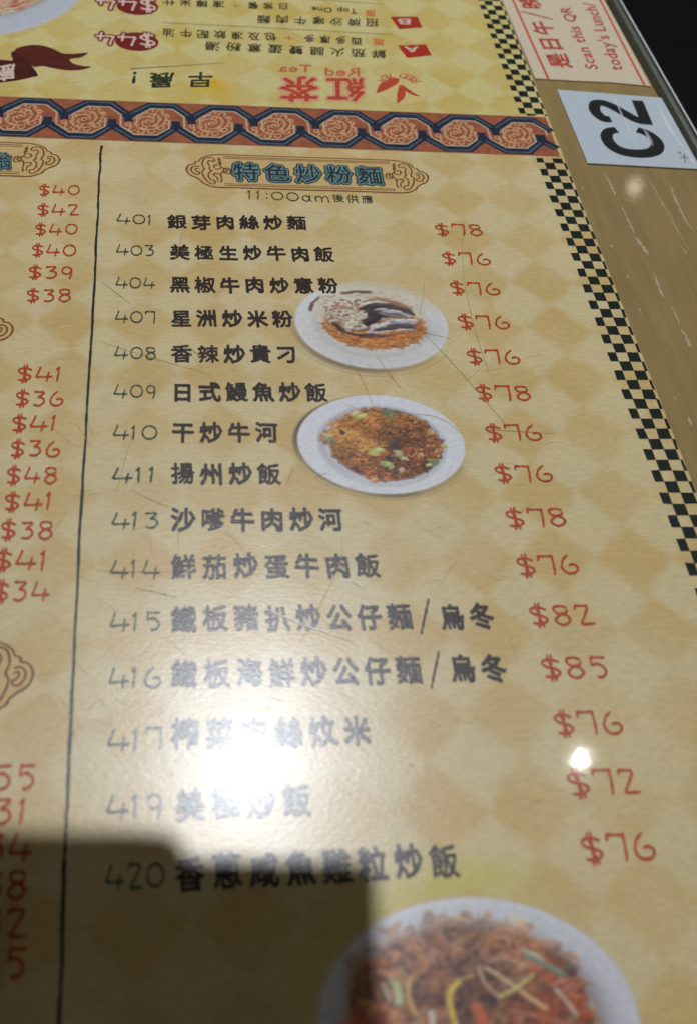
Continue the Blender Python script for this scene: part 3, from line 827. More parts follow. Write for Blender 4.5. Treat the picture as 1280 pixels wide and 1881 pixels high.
ZF = Z0 + .00005
def crescent(pt, dx, dy, k, rgb, al, wgt, width=.10):
    r = np.hypot(pt.X - dx, pt.Y - dy) / k; th = np.arctan2(pt.Y, pt.X)
    pt.over(rgb, al * wgt(th) * (1 - smooth(1.0 - width * .3, 1.0 + width, r)))
# dish one: crisp noodles under pale shredded meat and mushrooms, on a faded plate
c1 = U(.258, 1.256); r1 = (.098 * H, .088 * H)
p = Painting(210)
crescent(p, -.02, -.055, 1.0, (116, 100, 80), .85, lambda t: np.clip(np.sin(t + math.pi + .5), 0, 1) ** 1.3, .09)
p.plate((214, 213, 214), (214, 216, 222), (202, 196, 180), soft=.035, alpha=.95)
p.over((200, 184, 140), smooth(.35, 1.0, p.Y + .25 * p.X) * .75 * smooth(.62, 1.0, np.hypot(p.X, p.Y)) * (1 - smooth(.97, 1.03, np.hypot(p.X, p.Y))))
p.over((168, 160, 158), .5 * np.exp(-(((p.X - .62) / .22) ** 2 + ((p.Y + .22) / .12) ** 2)))
pl1 = p
d1 = p.build('dish_photo', c1, r1, PHOTO, menu, Z0 + .00003, 'printed photo of crisp noodles under pale shredded meat')
p = Painting(230)
n1 = noise2(230, 14, 4, 3); n2_ = noise2(230, 5, 3, 8)
fz = ((p.X / .80) ** 2 + ((p.Y - .30) / .56) ** 2)                      # cream fuzz behind the heap
p.over(np.stack([214 - 40 * (n1 - .5), 206 - 44 * (n1 - .5), 184 - 50 * (n1 - .5)], -1), .85 * (1 - smooth(.55, 1.05, fz + .5 * (n1 - .5))))
s_noodle = lambda x, y: ((x - .03) / .66) ** 2 + ((y + .06) / .52) ** 2 < 1 and y < .02 + .22 * abs(x)
p.over((140, 82, 44), .9 * (1 - smooth(.85, 1.02, ((p.X - .03) / .66) ** 2 + ((p.Y + .06) / .52) ** 2)) * (1 - smooth(.0, .12, p.Y - .22 * np.abs(p.X))))
for _ in range(900):
    x, y = inside(s_noodle); e = 1.12 - .35 * max(0, -y - .25) - .2 * abs(x)
    p.dab(x, y, rng.uniform(.03, .085), rng.uniform(.007, .012), rng.normal(.6 * x, .7), np.array(pick([(4, (196, 124, 62)), (3, (172, 96, 46)), (2.5, (214, 150, 84)), (1.2, (132, 72, 38)), (.6, (222, 176, 120))])) * e, .85, rng.normal(0, .8))
s_back = lambda x, y: ((x + .05) / .68) ** 2 + ((y - .42) / .36) ** 2 < 1
for _ in range(260):
    x, y = inside(s_back); p.dab(x, y, rng.uniform(.03, .08), rng.uniform(.012, .022), rng.normal(.3, .7), pick([(4, (216, 206, 184)), (2, (200, 188, 164)), (1, (178, 150, 122)), (.5, (150, 120, 96))]), .6, rng.normal(0, .6), .2)
s_meat = lambda x, y: lump(x + .22, y - .20, .36, .36, .07)
p.over((112, 92, 82), .8 * (1 - smooth(.9, 1.05, ((p.X + .22) / .37) ** 2 + ((p.Y - .18) / .38) ** 2)))
for _ in range(420):
    x, y = inside(s_meat); e = .82 + .5 * n2_[int((y + 1.18) / 2.36 * 229), int((x + 1.18) / 2.36 * 229)] + .14 * (y - .1)
    p.dab(x, y, rng.uniform(.028, .065), rng.uniform(.016, .03), rng.normal(.9 - .5 * x, .8), np.array(pick([(6, (212, 202, 188)), (3, (188, 172, 156)), (1.2, (150, 126, 110)), (.8, (190, 142, 116)), (.5, (106, 88, 80))])) * e, .85, rng.normal(0, .5), .38)
for (x, y) in [(-.40, .44), (-.34, .38), (-.44, .34), (-.16, .42), (-.14, .36)]: p.dab(x, y, .05, .03, .8, (176, 118, 92), .6)
def band_(pts, w_, rgb, al, jit_=.012, n_=26, shade=.35):
    q = spline(pts, 6)
    for i in range(n_):
        k = rng.integers(0, len(q) - 1); a_ = math.atan2(q[k + 1][1] - q[k][1], q[k + 1][0] - q[k][0])
        p.dab(q[k][0] + rng.normal(0, jit_), q[k][1] + rng.normal(0, jit_), rng.uniform(.05, .12), w_ * rng.uniform(.5, 1.2), a_ + rng.normal(0, .12), np.array(rgb) * rng.uniform(.85, 1.15), al, rng.normal(0, .3), shade)
band_([(-.02, .34), (.16, .42), (.36, .36), (.56, .22)], .045, (66, 58, 64), .9, .022, 46)
band_([(.06, .20), (.20, .24), (.34, .22)], .05, (56, 50, 56), .9, .03, 40)
band_([(-.02, .05), (.04, .12), (.12, .22)], .05, (62, 54, 60), .9, .03, 30)
band_([(.22, .30), (.40, .26), (.56, .16)], .014, (186, 180, 186), .8, .02, 22); band_([(.18, .22), (.36, .18), (.54, .10)], .018, (120, 112, 118), .85, .02, 20)
band_([(-.04, -.22), (.16, -.04), (.36, .04), (.54, .06)], .045, (192, 186, 190), .9, .024, 60)
band_([(.10, -.14), (.30, -.08), (.50, -.08)], .028, (78, 72, 80), .85, .014, 34); band_([(.30, -.02), (.42, -.02), (.50, -.02)], .022, (92, 86, 92), .8, .014, 16)
band_([(.0, -.22), (.24, -.16), (.50, -.12)], .012, (200, 194, 196), .8, .008, 14)
band_([(-.48, -.02), (-.38, -.18), (-.20, -.26), (.02, -.26)], .022, (72, 54, 48), .85, .012, 34); band_([(-.1, -.30), (.14, -.27), (.4, -.20)], .014, (96, 66, 50), .7, .01, 22)
band_([(-.26, .70), (-.12, .74), (.02, .72)], .020, (104, 82, 74), .85, .010, 18); band_([(-.76, .34), (-.72, .46), (-.66, .56)], .018, (104, 78, 70), .85, .006, 14)
band_([(-.04, .52), (.16, .56), (.40, .44)], .022, (152, 118, 92), .6, .02, 24); band_([(.34, .52), (.5, .40)], .018, (160, 112, 82), .6, .02, 14)
p.blur(1)
p.build('food', c1, r1, PHOTO, d1, ZF, under=pl1)
# dish two: fried rice
c2 = U(.2445, 1.0395); r2 = (.0965 * H, .0815 * H)
p = Painting(230)
crescent(p, -.035, -.02, 1.01, (84, 74, 66), .9, lambda t: np.clip(np.cos(t - 2.75), 0, 1) ** 2.2, .035)
crescent(p, .02, -.05, 1.01, (104, 92, 78), .85, lambda t: np.clip(np.sin(t + math.pi + .25), 0, 1) ** .8 * (.55 + .45 * np.cos(3 * t + 1.2) ** 2), .04)
p.plate((212, 215, 228), (228, 231, 242), (212, 213, 218), soft=.014)
p.over((150, 150, 160), .35 * np.exp(-((np.hypot(p.X / .74, (p.Y + .05) / .80) - .98) / .07) ** 2))
pl2_ = p
d2 = p.build('dish_photo', c2, r2, PHOTO, menu, Z0 + .00003, 'printed photo of fried rice on an oval white plate')
p = Painting(260)
n1 = noise2(260, 7, 4, 21); n2_ = noise2(260, 5, 3, 5)
at_ = lambda A, x, y: A[int((y + 1.18) / 2.36 * 259), int((x + 1.18) / 2.36 * 259)]
s_rice = lambda x, y: lump(x - .04, y + .02, .66, .72, .045) or (x + .60) ** 2 / .014 + (y - .10) ** 2 / .022 < 1
p.over((96, 58, 42), .95 * (1 - smooth(.86, 1.04, ((p.X - .04) / .68) ** 2 + ((p.Y + .02) / .74) ** 2)))
for k in range(3100):
    big = k < 800
    x, y = inside(s_rice)
    dk = 1 / (1 + math.exp(-7 * (x * .85 - y * .8 + 1.1 * (at_(n2_, x, y) - .5) - .04)))
    e = .42 + 1.1 * at_(n1, x, y)
    c_ = np.array(pick([(4.5 * (1 - dk) + .3, (208, 146, 70)), (2.4, (180, 108, 50)), (1.0 + 1.7 * dk, (140, 76, 44)), (1.9 * dk + .1, (96, 56, 42)), (1.5 * dk, (58, 40, 38)), (.6, (226, 178, 112)), (.35, (204, 100, 54))]))
    l, w_ = (rng.uniform(.035, .07), rng.uniform(.025, .045)) if big else (rng.uniform(.016, .034), rng.uniform(.010, .017))
    p.dab(x, y, l, w_, rng.uniform(0, 3.14), c_ * e, .75 if big else .62, rng.normal(0, .4), .35)
for (x, y, s_, c_) in [(-.20, .56, .085, (196, 196, 106)), (-.27, .62, .05, (212, 206, 140)), (.12, .64, .06, (96, 120, 92)), (.18, .58, .055, (124, 142, 110)), (.04, .66, .04, (150, 110, 90)), (-.60, .06, .055, (116, 140, 104)), (-.64, .14, .05, (190, 178, 104)), (-.56, -.02, .03, (130, 116, 84)), (-.46, .21, .05, (72, 56, 62)),
                      (-.10, -.20, .085, (200, 198, 104)), (-.05, -.15, .05, (216, 212, 146)), (.0, -.42, .07, (162, 176, 108)), (.05, -.46, .05, (184, 194, 136)), (.20, -.24, .075, (184, 172, 138)), (.24, -.33, .05, (196, 186, 150)), (.62, .20, .06, (206, 178, 120)), (.74, -.08, .05, (176, 180, 92)), (.58, -.38, .075, (120, 142, 88)), (.52, -.44, .05, (204, 198, 140)), (.18, -.54, .05, (212, 180, 142)), (.46, -.24, .035, (218, 186, 156)), (-.04, .34, .07, (204, 112, 70)), (.42, .06, .04, (84, 80, 62)), (.16, -.06, .07, (66, 50, 52)), (.2, .06, .06, (70, 54, 56)), (.06, -.32, .06, (70, 56, 56)), (.1, -.58, .05, (84, 78, 72))]:
    for _ in range(6):
        p.dab(x + rng.normal(0, s_ * .35), y + rng.normal(0, s_ * .35), s_ * rng.uniform(.5, .9), s_ * rng.uniform(.35, .6), rng.uniform(0, 3.1), np.array(c_) * rng.uniform(.82, 1.1), .8, rng.normal(0, .4), .25)
p.build('food', c2, r2, PHOTO, d2, ZF, under=pl2_)
# dish three: braised noodles heaped on a big plate at the lower edge
c3 = U(.2455, .380); r3 = (.130 * H, .103 * H)
p = Painting(200)
p.plate((190, 192, 204), (206, 209, 222), (196, 196, 196), soft=.02)
p.over((120, 112, 120), .5 * (1 - smooth(.70, .92, np.hypot(p.X / 1.0, (p.Y + .05)))))
pl3 = p
d3 = p.build('dish_photo', c3, r3, PHOTO, menu, Z0 + .00003, 'printed photo of heaped braised noodles at the lower edge')
def mp3(q): return np.array((c3[0] + q[0] * r3[0], c3[1] + q[1] * r3[1]))
p = Painting(300)
n1 = noise2(300, 6, 4, 31, .6); n2_ = noise2(300, 4, 3, 15)
at_ = lambda A, x, y: A[int((y + 1.18) / 2.36 * 299), int((x + 1.18) / 2.36 * 299)]
top_ = np.array([(-.80, .30), (-.72, .52), (-.64, .58), (-.47, .72), (-.30, .76), (-.12, .86), (.04, .82), (.17, .80), (.34, .72), (.50, .60), (.64, .44), (.69, .20), (.70, -.2)])
def s_heap(x, y): return y > -1 and -.80 < x < .71 and y < np.interp(x, top_[:, 0], top_[:, 1]) + .03 * math.sin(23 * x) + .02 * math.sin(51 * x + 1)
edge_ = np.interp(p.X, top_[:, 0], top_[:, 1], left=-2, right=-2)
p.over((96, 62, 56), .95 * smooth(.03, .10, edge_ - p.Y + .08 * (n1 - .5)))
for k in range(2600):
    big = k < 700
    x, y = inside(s_heap)
    red = 1 / (1 + math.exp(-9 * (x * .7 - y * .9 - .15 + .5 * (at_(n2_, x, y) - .5)))); core = math.exp(-((x + .05) ** 2 / .05 + (y - .18) ** 2 / .06))
    lft = 1 / (1 + math.exp(12 * (x + .5)))
    c_ = np.array(pick([(3.2 * (1 - red), (196, 140, 94)), (2.0, (164, 106, 76)), (1.6 + 1.5 * core, (110, 70, 62)), (.9 + 4 * core, (66, 50, 58)), (3.6 * red + 2.4 * lft, (182, 84, 50)), (1.6 * red, (134, 62, 44)), (1.6 * (y > .5), (212, 156, 100)), (.5, (214, 184, 158))]))
    e = .45 + 1.05 * at_(n1, x, y)
    l, w_ = (rng.uniform(.05, .12), rng.uniform(.03, .055)) if big else (rng.uniform(.03, .10), rng.uniform(.009, .019))
    p.dab(x, y, l, w_, 1.15 - 1.1 * x + rng.normal(0, .7), c_ * e, .6 if big else .42, rng.normal(0, .9), .34, 1.2)
def strand(pts, w_, rgb, al=.9):
    q = spline(pts, 10)
    for i in range(len(q) - 1):
        a_ = math.atan2(q[i + 1][1] - q[i][1], q[i + 1][0] - q[i][0]); l = math.hypot(*(q[i + 1] - q[i]))
        p.dab(*((q[i] + q[i + 1]) / 2), l * 1.1 + w_ * .3, w_, a_, np.array(rgb) * rng.uniform(.95, 1.05), al, 0, .28)
for pts, w_, c_ in [([(.08, .40), (.20, .28), (.34, .12), (.42, .04)], .020, (206, 178, 132)), ([(.14, .16), (.26, .22), (.38, .32)], .020, (212, 196, 122)), ([(.04, .42), (.06, .28), (.14, .14)], .014, (196, 170, 140)), ([(.10, .44), (.22, .46), (.34, .38)], .012, (190, 158, 134)), ([(.34, .50), (.46, .40), (.58, .30)], .030, (122, 136, 116)), ([(.35, .53), (.46, .44)], .014, (200, 200, 186)), ([(.58, .36), (.64, .36)], .028, (104, 100, 72)),
                    ([(-.10, .30), (-.17, .20), (-.17, .0), (-.13, -.2)], .026, (214, 182, 82)), ([(-.12, .31), (.0, .34)], .014, (198, 164, 110)), ([(-.52, .36), (-.49, .24), (-.50, .14)], .034, (160, 168, 122)), ([(-.58, .32), (-.55, .18)], .020, (192, 190, 170)), ([(-.40, .36), (-.43, .20), (-.40, .06)], .018, (206, 172, 112)), ([(-.30, .08), (-.31, -.1)], .026, (196, 188, 182)), ([(.50, .20), (.56, .08), (.6, -.02)], .018, (196, 172, 164)), ([(.20, .04), (.36, -.02), (.5, -.08)], .02, (170, 108, 84)),
                    ([(-.68, .48), (-.55, .46)], .05, (178, 100, 70)), ([(-.60, .42), (-.5, .36)], .03, (202, 150, 112)), ([(-.02, .10), (.02, -.1)], .05, (178, 92, 64)), ([(-.18, .80), (-.08, .83), (.04, .78)], .02, (206, 160, 116)), ([(.2, .7), (.34, .66), (.5, .54)], .02, (192, 122, 82)), ([(-.62, .1), (-.62, -.1)], .05, (134, 62, 40))]:
    strand(pts, w_ * .85, c_, .72)
p.blur(3)
p.build('food', c3, r3, PHOTO, d3, ZF, under=pl3)
p = Painting(120)   # yellow-green wash printed round the big plate
wn = noise2(120, 7, 4, 40)
for (x, y, ru, rv, a_, ang) in [(-.20, .64, .34, .16, .42, .35), (.02, .70, .26, .13, .46, .1), (.16, .72, .18, .10, .36, -.4), (-.46, .50, .30, .13, .34, .75), (-.68, .22, .22, .10, .3, 1.3), (-.74, .40, .18, .05, .26, -.9)]:
    ca, sa = math.cos(ang), math.sin(ang); X_, Y_ = p.X - x, p.Y - y
    d_ = ((X_ * ca + Y_ * sa) / ru) ** 2 + ((-X_ * sa + Y_ * ca) / rv) ** 2
    p.over((198, 188, 92), min(.9, a_ * 1.45) * np.exp(-1.3 * d_) * (.45 + 1.0 * wn))
p.a *= 1 - smooth(.95, 1.15, np.hypot(p.X, p.Y))
p.build('colour_wash', c3, r3 * np.array((1.55, 1.62)) if isinstance(r3, np.ndarray) else (r3[0] * 1.55, r3[1] * 1.62), PHOTO, menu, Z0 + .00001)

# ------------------------------------------------------------------ upside-down promotion
cp = P(-42, -52); rp = (P(163, 2) - cp)[0] * 1.0
rq = cp[1] - P(-42, 70)[1]
p = Painting(150); p.plate((186, 190, 202), (190, 198, 212), (192, 194, 190), soft=.03)
pl4 = p
gp = p.build('dish_photo', cp, (rp, rq), PHOTO_Y, menu, Z0 + .00003, 'printed photo of noodle soup plate at the far corner')
p = Painting(170)
s_soup = lambda x, y: lump(x, y, .74, .72, .03)
p.over((170, 140, 92), .95 * (1 - smooth(.88, 1.04, (p.X / .74) ** 2 + (p.Y / .72) ** 2)))
for _ in range(1100):
    x, y = inside(s_soup)
    rd = abs(x - .36) < .16 and y > -.60
    c_ = pick([(2, (192, 96, 86)), (3, (206, 176, 150)), (1, (214, 196, 176))]) if rd else pick([(4, (208, 184, 134)), (3, (216, 200, 160)), (2, (172, 138, 90)), (1, (136, 114, 72)), (.5, (204, 180, 160))])
    p.dab(x, y, rng.uniform(.05, .11), rng.uniform(.014, .026), math.atan2(y, x) + 1.57 + rng.normal(0, .3), np.array(c_) * rng.uniform(.85, 1.1), .75, rng.normal(0, .6), .35)
p.build('food', cp, (rp, rq), PHOTO_Y, gp, ZF, under=pl4)
REDTEA = ink('bright_red_ink', col(186, 74, 54), .2, 700); MAROON = ink('maroon_ink', col(120, 38, 34), .2, 500); ORANGE = ink('orange_ink', col(206, 110, 52), .2, 700)
WHITEPINK = ink('pink_white_ink', col(224, 190, 178), .15, 700); SMALL = ink('small_black_ink', col(62, 58, 40), .25, 900); PINKHALO = ink('pink_halo_ink', col(214, 160, 128), .15, 700)
# 早晨! with a sun-yellow wash and a brush rule
p = Painting(90); wn = noise2(90, 6, 4, 41)
for (x, y, ru, rv, a_, c_) in [(.18, .0, .40, .55, .95, (216, 172, 46)), (-.15, -.15, .5, .45, .7, (208, 178, 66)), (.35, -.55, .22, .35, .6, (208, 176, 60))]:
    p.over(c_, a_ * np.exp(-1.6 * (((p.X - x) / ru) ** 2 + ((p.Y - y) / rv) ** 2)) * (.5 + wn))
p.a *= 1 - smooth(.9, 1.1, np.hypot(p.X, p.Y))
p.build('yellow_wash', P(385, 158), (.062 * H, .066 * H), PHOTO_Y, menu, Z0 + .00001)
text('greeting', '早晨!', (392, 133), (246, 134), (390, 162), ink('brush_green_ink', col(44, 56, 34), .3, 700), menu, fat=.02, gap=.55, latin=True, jit=.02)
g = Geo(); v, f = ribbon(spline([P(240, 128), P(290, 125), P(350, 121), P(412, 117)], 6), np.linspace(1.5, .5, 19) * .0016 * H); flat(g, v, f, Z0 + .00004); g.build('brush_rule', SMALL, menu)
# red tea logo
for zz, fat, mm in ((0, .085, PINKHALO), (1, .022, REDTEA)):
    rng2 = rng; rng = np.random.default_rng(3)
    text('logo_halo' if zz == 0 else 'logo_lettering', '紅茶', (668, 142), (516, 141), (670, 187), mm, menu, z=Z0 + .00004 + zz * .00002, fat=fat, gap=.22, jit=.0)
    rng = rng2
text('logo_english', 'Red', (660, 141), (597, 140), (660, 120), ink('soft_red_ink', col(196, 104, 84), .2, 700), menu, latin=True, jit=0)
text('logo_english', 'Tea', (572, 134), (513, 133), (572, 115), ink('soft_red_ink', None), menu, latin=True, jit=0)
lc = P(737, 163); lr = np.array((.043 * H, .052 * H))
g = Geo(); v, f, cc = ellipse_rings(lc, lr[0], lr[1], [(.9, (216, 196, 130), .7), (.97, (220, 196, 140), .7), (1.0, (200, 170, 110), .2)]); flat(g, v, f, Z0 + .00002, cc)
emb = g.build('leaf_emblem', PHOTO_Y, menu)
g = Geo(); v, f = ribbon([lc + lr * .985 * np.array((math.cos(q), math.sin(q))) for q in np.linspace(0, 2 * math.pi, 60)], .0012 * H); flat(g, v, f, Z0 + .00003); g.build('emblem_ring', ink('emblem_ring_ink', col(222, 176, 132), .2, 500), emb)
g = Geo()
def leaf(pts, wd): 
    p = spline(pts, 8); n = len(p); v, f = ribbon(p, wd * np.sin(np.linspace(.12, math.pi - .04, n)) ** .8); flat(g, v, f, Z0 + .00005 + len(g.v) * 1e-8)
leaf([P(731, 146), P(722, 150), P(706, 160), P(692, 172)], .020 * H); leaf([P(734, 158), P(737, 168), P(735, 180), P(729, 191)], .013 * H); leaf([P(737, 157), P(746, 166), P(758, 174), P(772, 179)], .008 * H)
g.build('emblem_leaf', REDTEA, emb)
g = Geo()
for i, ch in enumerate('RED TEA'):
    if ch == ' ': continue
    an = math.radians(35 + i * 18.5)           # reads from the far side
    o = lc + lr * .93 * np.array((math.cos(an), math.sin(an))) * (1, 1)
    d = np.array((-math.sin(an), math.cos(an))) * lr; d /= np.linalg.norm(d)
    n_ = -np.array((math.cos(an), math.sin(an)))
    text('x', ch, o - d * .005 * H, o + d * .007 * H, o + n_ * .024 * H, None, None, page=True, latin=True, jit=0, g=g, z=Z0 + .00006)
g.build('emblem_lettering', ink('soft_red_ink', None), emb)
# set lines
def promo(s, o, e, h, mat, name='set_line'):
    text(name, s, o, e, (o[0] + 1, o[1] + h), mat, menu, fat=.018, gap=.42, jit=.03, wgt=.12)
promo('鮮茄火腿雙蛋意粉湯', (708, 93), (378, 77), 16, SMALL)
promo('跟:', (704, 72), (672, 70), 13, ORANGE); promo('西多厚多', (664, 70), (558, 65), 14, SMALL); promo('+', (540, 68), (522, 66), 9, ORANGE); promo('包及凍飲配牛油', (508, 62), (300, 53), 15, SMALL)
promo('招牌沙嗲牛肉麵', (694, 36), (474, 28), 15, SMALL)
promo('跟:', (688, 20), (660, 18), 12, ORANGE)
text('set_line', 'Top One', (655, 18), (573, 14), (656, 31), SMALL, menu, latin=True, jit=.02)
promo('白常餐', (530, 7), (455, 4), 13, SMALL); promo('+', (440, 8), (425, 7), 9, ORANGE); promo('凍檸米仕', (412, 2), (300, -3), 14, SMALL)
g = Geo()
for a_, b2 in (((300, 43), (720, 65)), ((430, -8), (705, 9))):
    v, f = ribbon([P(*a_), (P(*a_) + P(*b2)) / 2 + (0, .0002), P(*b2)], .0014 * H); flat(g, v, f, Z0 + .00003 + len(g.v) * 1e-7)
v, f = ribbon([P(648, 73), P(666, 74)], .0012 * H); flat(g, v, f, Z0 + .00003 + 1e-6)
g.build('set_rule', SMALL, menu)
for pts, s, o, e, t in [([(716, 32), (766, 32), (775, 52), (732, 55)], 'B', (752, 36), (730, 36), (753, 51)), ([(730, 85), (781, 83), (792, 103), (747, 108)], 'A', (767, 87), (742, 87), (770, 102))]:
    g = Geo(); flat(g, [P(*q) for q in pts], [(0, 1, 2, 3)], Z0 + .00003); fl = g.build('letter_flag', ink('flag_red_ink', col(172, 48, 34), .2, 500), menu)
    text('flag_letter', s, o, e, t, WHITEPINK, fl, latin=True, jit=0)
for (cx_, cy_), d in (((253, 13), 0), ((252, 78), 0)):
    c = P(cx_, cy_); g = Geo(); v, f, cc = ellipse_rings(c, .0345 * H, .031 * H, [(.94, (122, 36, 34), 1), (1.0, (122, 36, 34), .9)]); flat(g, v, f, Z0 + .00003, cc)
    bd = g.build('price_badge', PHOTO_Y, menu)
    for zz, wg, mm in ((0, .36, MAROON), (1, .14, WHITEPINK)):
        rng2 = rng; rng = np.random.default_rng(5)
        text('badge_outline' if zz == 0 else 'badge_price', '$44', (cx_ + 32, cy_ - 12), (cx_ - 74, cy_ - 17), (cx_ + 34, cy_ + 9), mm, bd, z=Z0 + .00005 + zz * .00002, wgt=wg, gap=.22, jit=.0)
        rng = rng2
# maroon ribbon
def shape(name, pts, mat, parent, z, k=5):
    p = spline([P(*q) for q in pts], k); g = Geo(); flat(g, p, [tuple(range(len(p)))], z); return g.build(name, mat, parent)
z1, s1 = (0, 0), 7.11
zr = lambda pts: [(x / s1, y / s1) for x, y in pts]
rb = shape('ribbon_banner', zr([(180, 700), (230, 640), (400, 600), (560, 605), (700, 650), (820, 705), (960, 715), (1150, 700), (1060, 760), (920, 785), (960, 840), (1080, 870), (1195, 885), (1060, 925), (880, 930), (720, 905), (560, 875), (470, 885), (440, 880), (300, 790), (200, 760)]), ink('ribbon_maroon_ink', col(88, 36, 28), .25, 300), menu, Z0 + .00003)
shape('ribbon_fold', zr([(-300, 780), (60, 795), (170, 798), (150, 720), (175, 680), (250, 720), (400, 850), (500, 990), (420, 1020), (240, 1060), (0, 1090), (-300, 1110)]), ink('ribbon_fold_ink', col(72, 28, 24), .3, 200), rb, Z0 + .00004)
text('ribbon_lettering', '廚', (28, 118), (-14, 122), (30, 147), WHITEPINK, rb, fat=.03, jit=0, z=Z0 + .00006)

# ------------------------------------------------------------------ scratches in the clear film over the menu
def hair(g, pts, wd, z):
    p = spline([P(*q) for q in pts], 8); n = len(p); p = p + rng.normal(0, .00003, p.shape)
    v, f = ribbon(p, wd * (.35 + .65 * np.sin(np.linspace(.2, math.pi - .2, n))) * (.7 + .6 * rng.random(n))); flat(g, v, f, z + len(g.v) * 1e-8)
dk, lt, ft = Geo(), Geo(), Geo()
ZS = Z0 + .0001
for pts in [[(849, 408), (848, 440), (850, 500), (857, 545), (872, 610), (898, 690)], [(772, 608), (845, 685), (935, 790)], [(775, 612), (830, 625)], [(640, 665), (660, 690), (684, 745)], [(690, 655), (735, 715)], [(250, 780), (232, 840), (215, 905)], [(243, 902), (290, 925), (322, 935)], [(327, 940), (328, 985), (328, 1020)],
            [(627, 984), (627, 1027), (610, 1069), (585, 1119), (553, 1180)], [(180, 1050), (250, 1052), (322, 1053)], [(250, 1082), (290, 1090), (325, 1100)], [(350, 640), (375, 665)], [(780, 510), (776, 545), (765, 605)], [(575, 880), (600, 870)], [(338, 420), (330, 450), (326, 480)], [(188, 520), (240, 560)], [(185, 630), (300, 665), (390, 690)],
            [(880, 790), (1020, 798)], [(540, 860), (530, 880), (525, 905)], [(720, 760), (800, 768), (850, 800)], [(340, 1160), (338, 1180)], [(660, 1360), (690, 1350)], [(590, 560), (640, 620)]]:
    hair(dk, pts, .00016, ZS)
for pts in [[(484, 1119), (560, 1150), (648, 1181)], [(256, 1206), (279, 1183)], [(646, 1069), (672, 1084)], [(234, 905), (252, 870)], [(505, 1490), (520, 1482)], [(268, 1465), (278, 1498)], [(330, 1060), (362, 1043)], [(1000, 815), (1020, 812)], [(745, 1400), (760, 1408)]]:
    hair(lt, pts, .00034, ZS)
for _ in range(110):
    x, y = rng.uniform(60, 1000), rng.uniform(330, 1500); l = rng.uniform(12, 75); a = rng.normal(.15, .5)
    if rng.random() < .2: a = rng.uniform(0, 3.1)
    hair(ft, [(x, y), (x + l * .5 * math.cos(a), y + l * .5 * math.sin(a) + rng.normal(0, 2)), (x + l * math.cos(a), y + l * math.sin(a))], .00008, ZS)
for gg, nm, mm in ((dk, 'dark_scratch', ink('dark_scratch', col(166, 146, 104), .3, 2000)), (lt, 'bright_scratch', ink('bright_scratch', col(226, 222, 206), .2, 2000)), (ft, 'faint_scratch', ink('faint_scratch', col(188, 170, 124), .3, 2000))):
    o = gg.build(nm, mm, menu); o['kind'] = 'stuff'; 

# ------------------------------------------------------------------ the notice and the number card on the bare strip
def slab(name, pts, z0, z1, mat, parent, label=None):
    g = Geo(); q = [P(*p) for p in pts]; n = len(q)
    g.add([(p[0], p[1], z0) for p in q] + [(p[0], p[1], z1) for p in q], [tuple(range(n - 1, -1, -1)) if False else tuple(range(n)), tuple(range(n, 2 * n))] + [(i, (i + 1) % n, n + (i + 1) % n, n + i) for i in range(n)])
    return g.build(name, mat, parent, label)
notice = thing('notice_card', 'white lunch and dinner notice with red lettering near the table edge', 'notice', (*P(1090, 100), 0))
slab('card', [(982, 146), (895, -60), (1074, -60), (1112, 8), (1194, 160), (1120, 153), (1050, 150)], .0001, .0005, ink('cream_card', col(210, 198, 176), .04, 300), notice)
for pts in ([(1006, 147), (980, 90), (940, 0), (915, -60)], [(1182, 158), (1150, 97), (1100, 0), (1068, -62)]):
    g = Geo(); v, f = ribbon([P(*q) for q in pts], .0040 * H); flat(g, v, f, .00053); g.build('red_line', ink('notice_red_line', col(196, 84, 60), .2, 600), notice)
NR = ink('notice_red_ink', col(178, 74, 62), .25, 700)
text('notice_heading', '是日午/晚餐餐牌', (1053, 127), (947, -81), (1012, 126), NR, notice, z=.00054, fat=.03, gap=.16, jit=.01)
text('notice_line', 'Scan this QR', (1097, 129), (1046, 16), (1066, 128), NR, notice, z=.00054, latin=True, gap=.24, jit=.01)
text('notice_line', "today's Lunch/", (1143, 131), (1090, 8), (1110, 130), NR, notice, z=.00054, latin=True, gap=.24, jit=.01)
card = thing('table_number_card', 'pale blue white card marked C2 taped at the table edge', 'card', (*P(1150, 240), 0))
slab('card', [(1078, 302), (1022, 167), (1050, 169), (1213, 182), (1250, 245), (1287, 313), (1190, 308)], .0001, .0006, ink('blue_white_card', col(186, 200, 214), .03, 300), card)
CK = ink('card_black_ink', col(30, 34, 38), .15, 500)
def q7(pts): return [P(1000 + x / 4.571, 140 + y / 4.571) for x, y in pts]
g = Geo()
p = spline(q7([(600, 462), (545, 470), (517, 500), (522, 545), (565, 600), (640, 640), (740, 660), (840, 660), (915, 640), (942, 600), (930, 555), (885, 510), (830, 480), (770, 462)]), 8)
n = len(p); t = np.linspace(0, 1, n)
v, f = ribbon(p, (.0205 - .003 * np.cos(t * 2 * math.pi)) * H); flat(g, v, f, .00063)
g.build('letter', CK, card)
g = Geo()
p = spline(q7([(550, 372), (490, 368), (430, 320), (412, 275), (425, 240), (470, 235), (520, 248), (580, 275), (660, 320), (730, 360), (790, 385), (830, 390)]), 8)
v, f = ribbon(p, .0190 * H); flat(g, v, f, .00063)
v, f = ribbon(q7([(772, 216), (856, 418)]), .0190 * H); flat(g, v, f, .000632)
g.build('figure', CK, card)
g = Geo()
for pts, wd in [([(1120, 640), (1140, 670)], .002), ([(1150, 680), (1200, 700)], .003), ([(1165, 660), (1175, 740)], .0018), ([(1130, 700), (1170, 690)], .002), ([(1105, 660), (1125, 655)], .0015)]:
    v, f = ribbon(spline(q7(pts), 5), wd * H); flat(g, v, f, .00064 + len(g.v) * 1e-7)
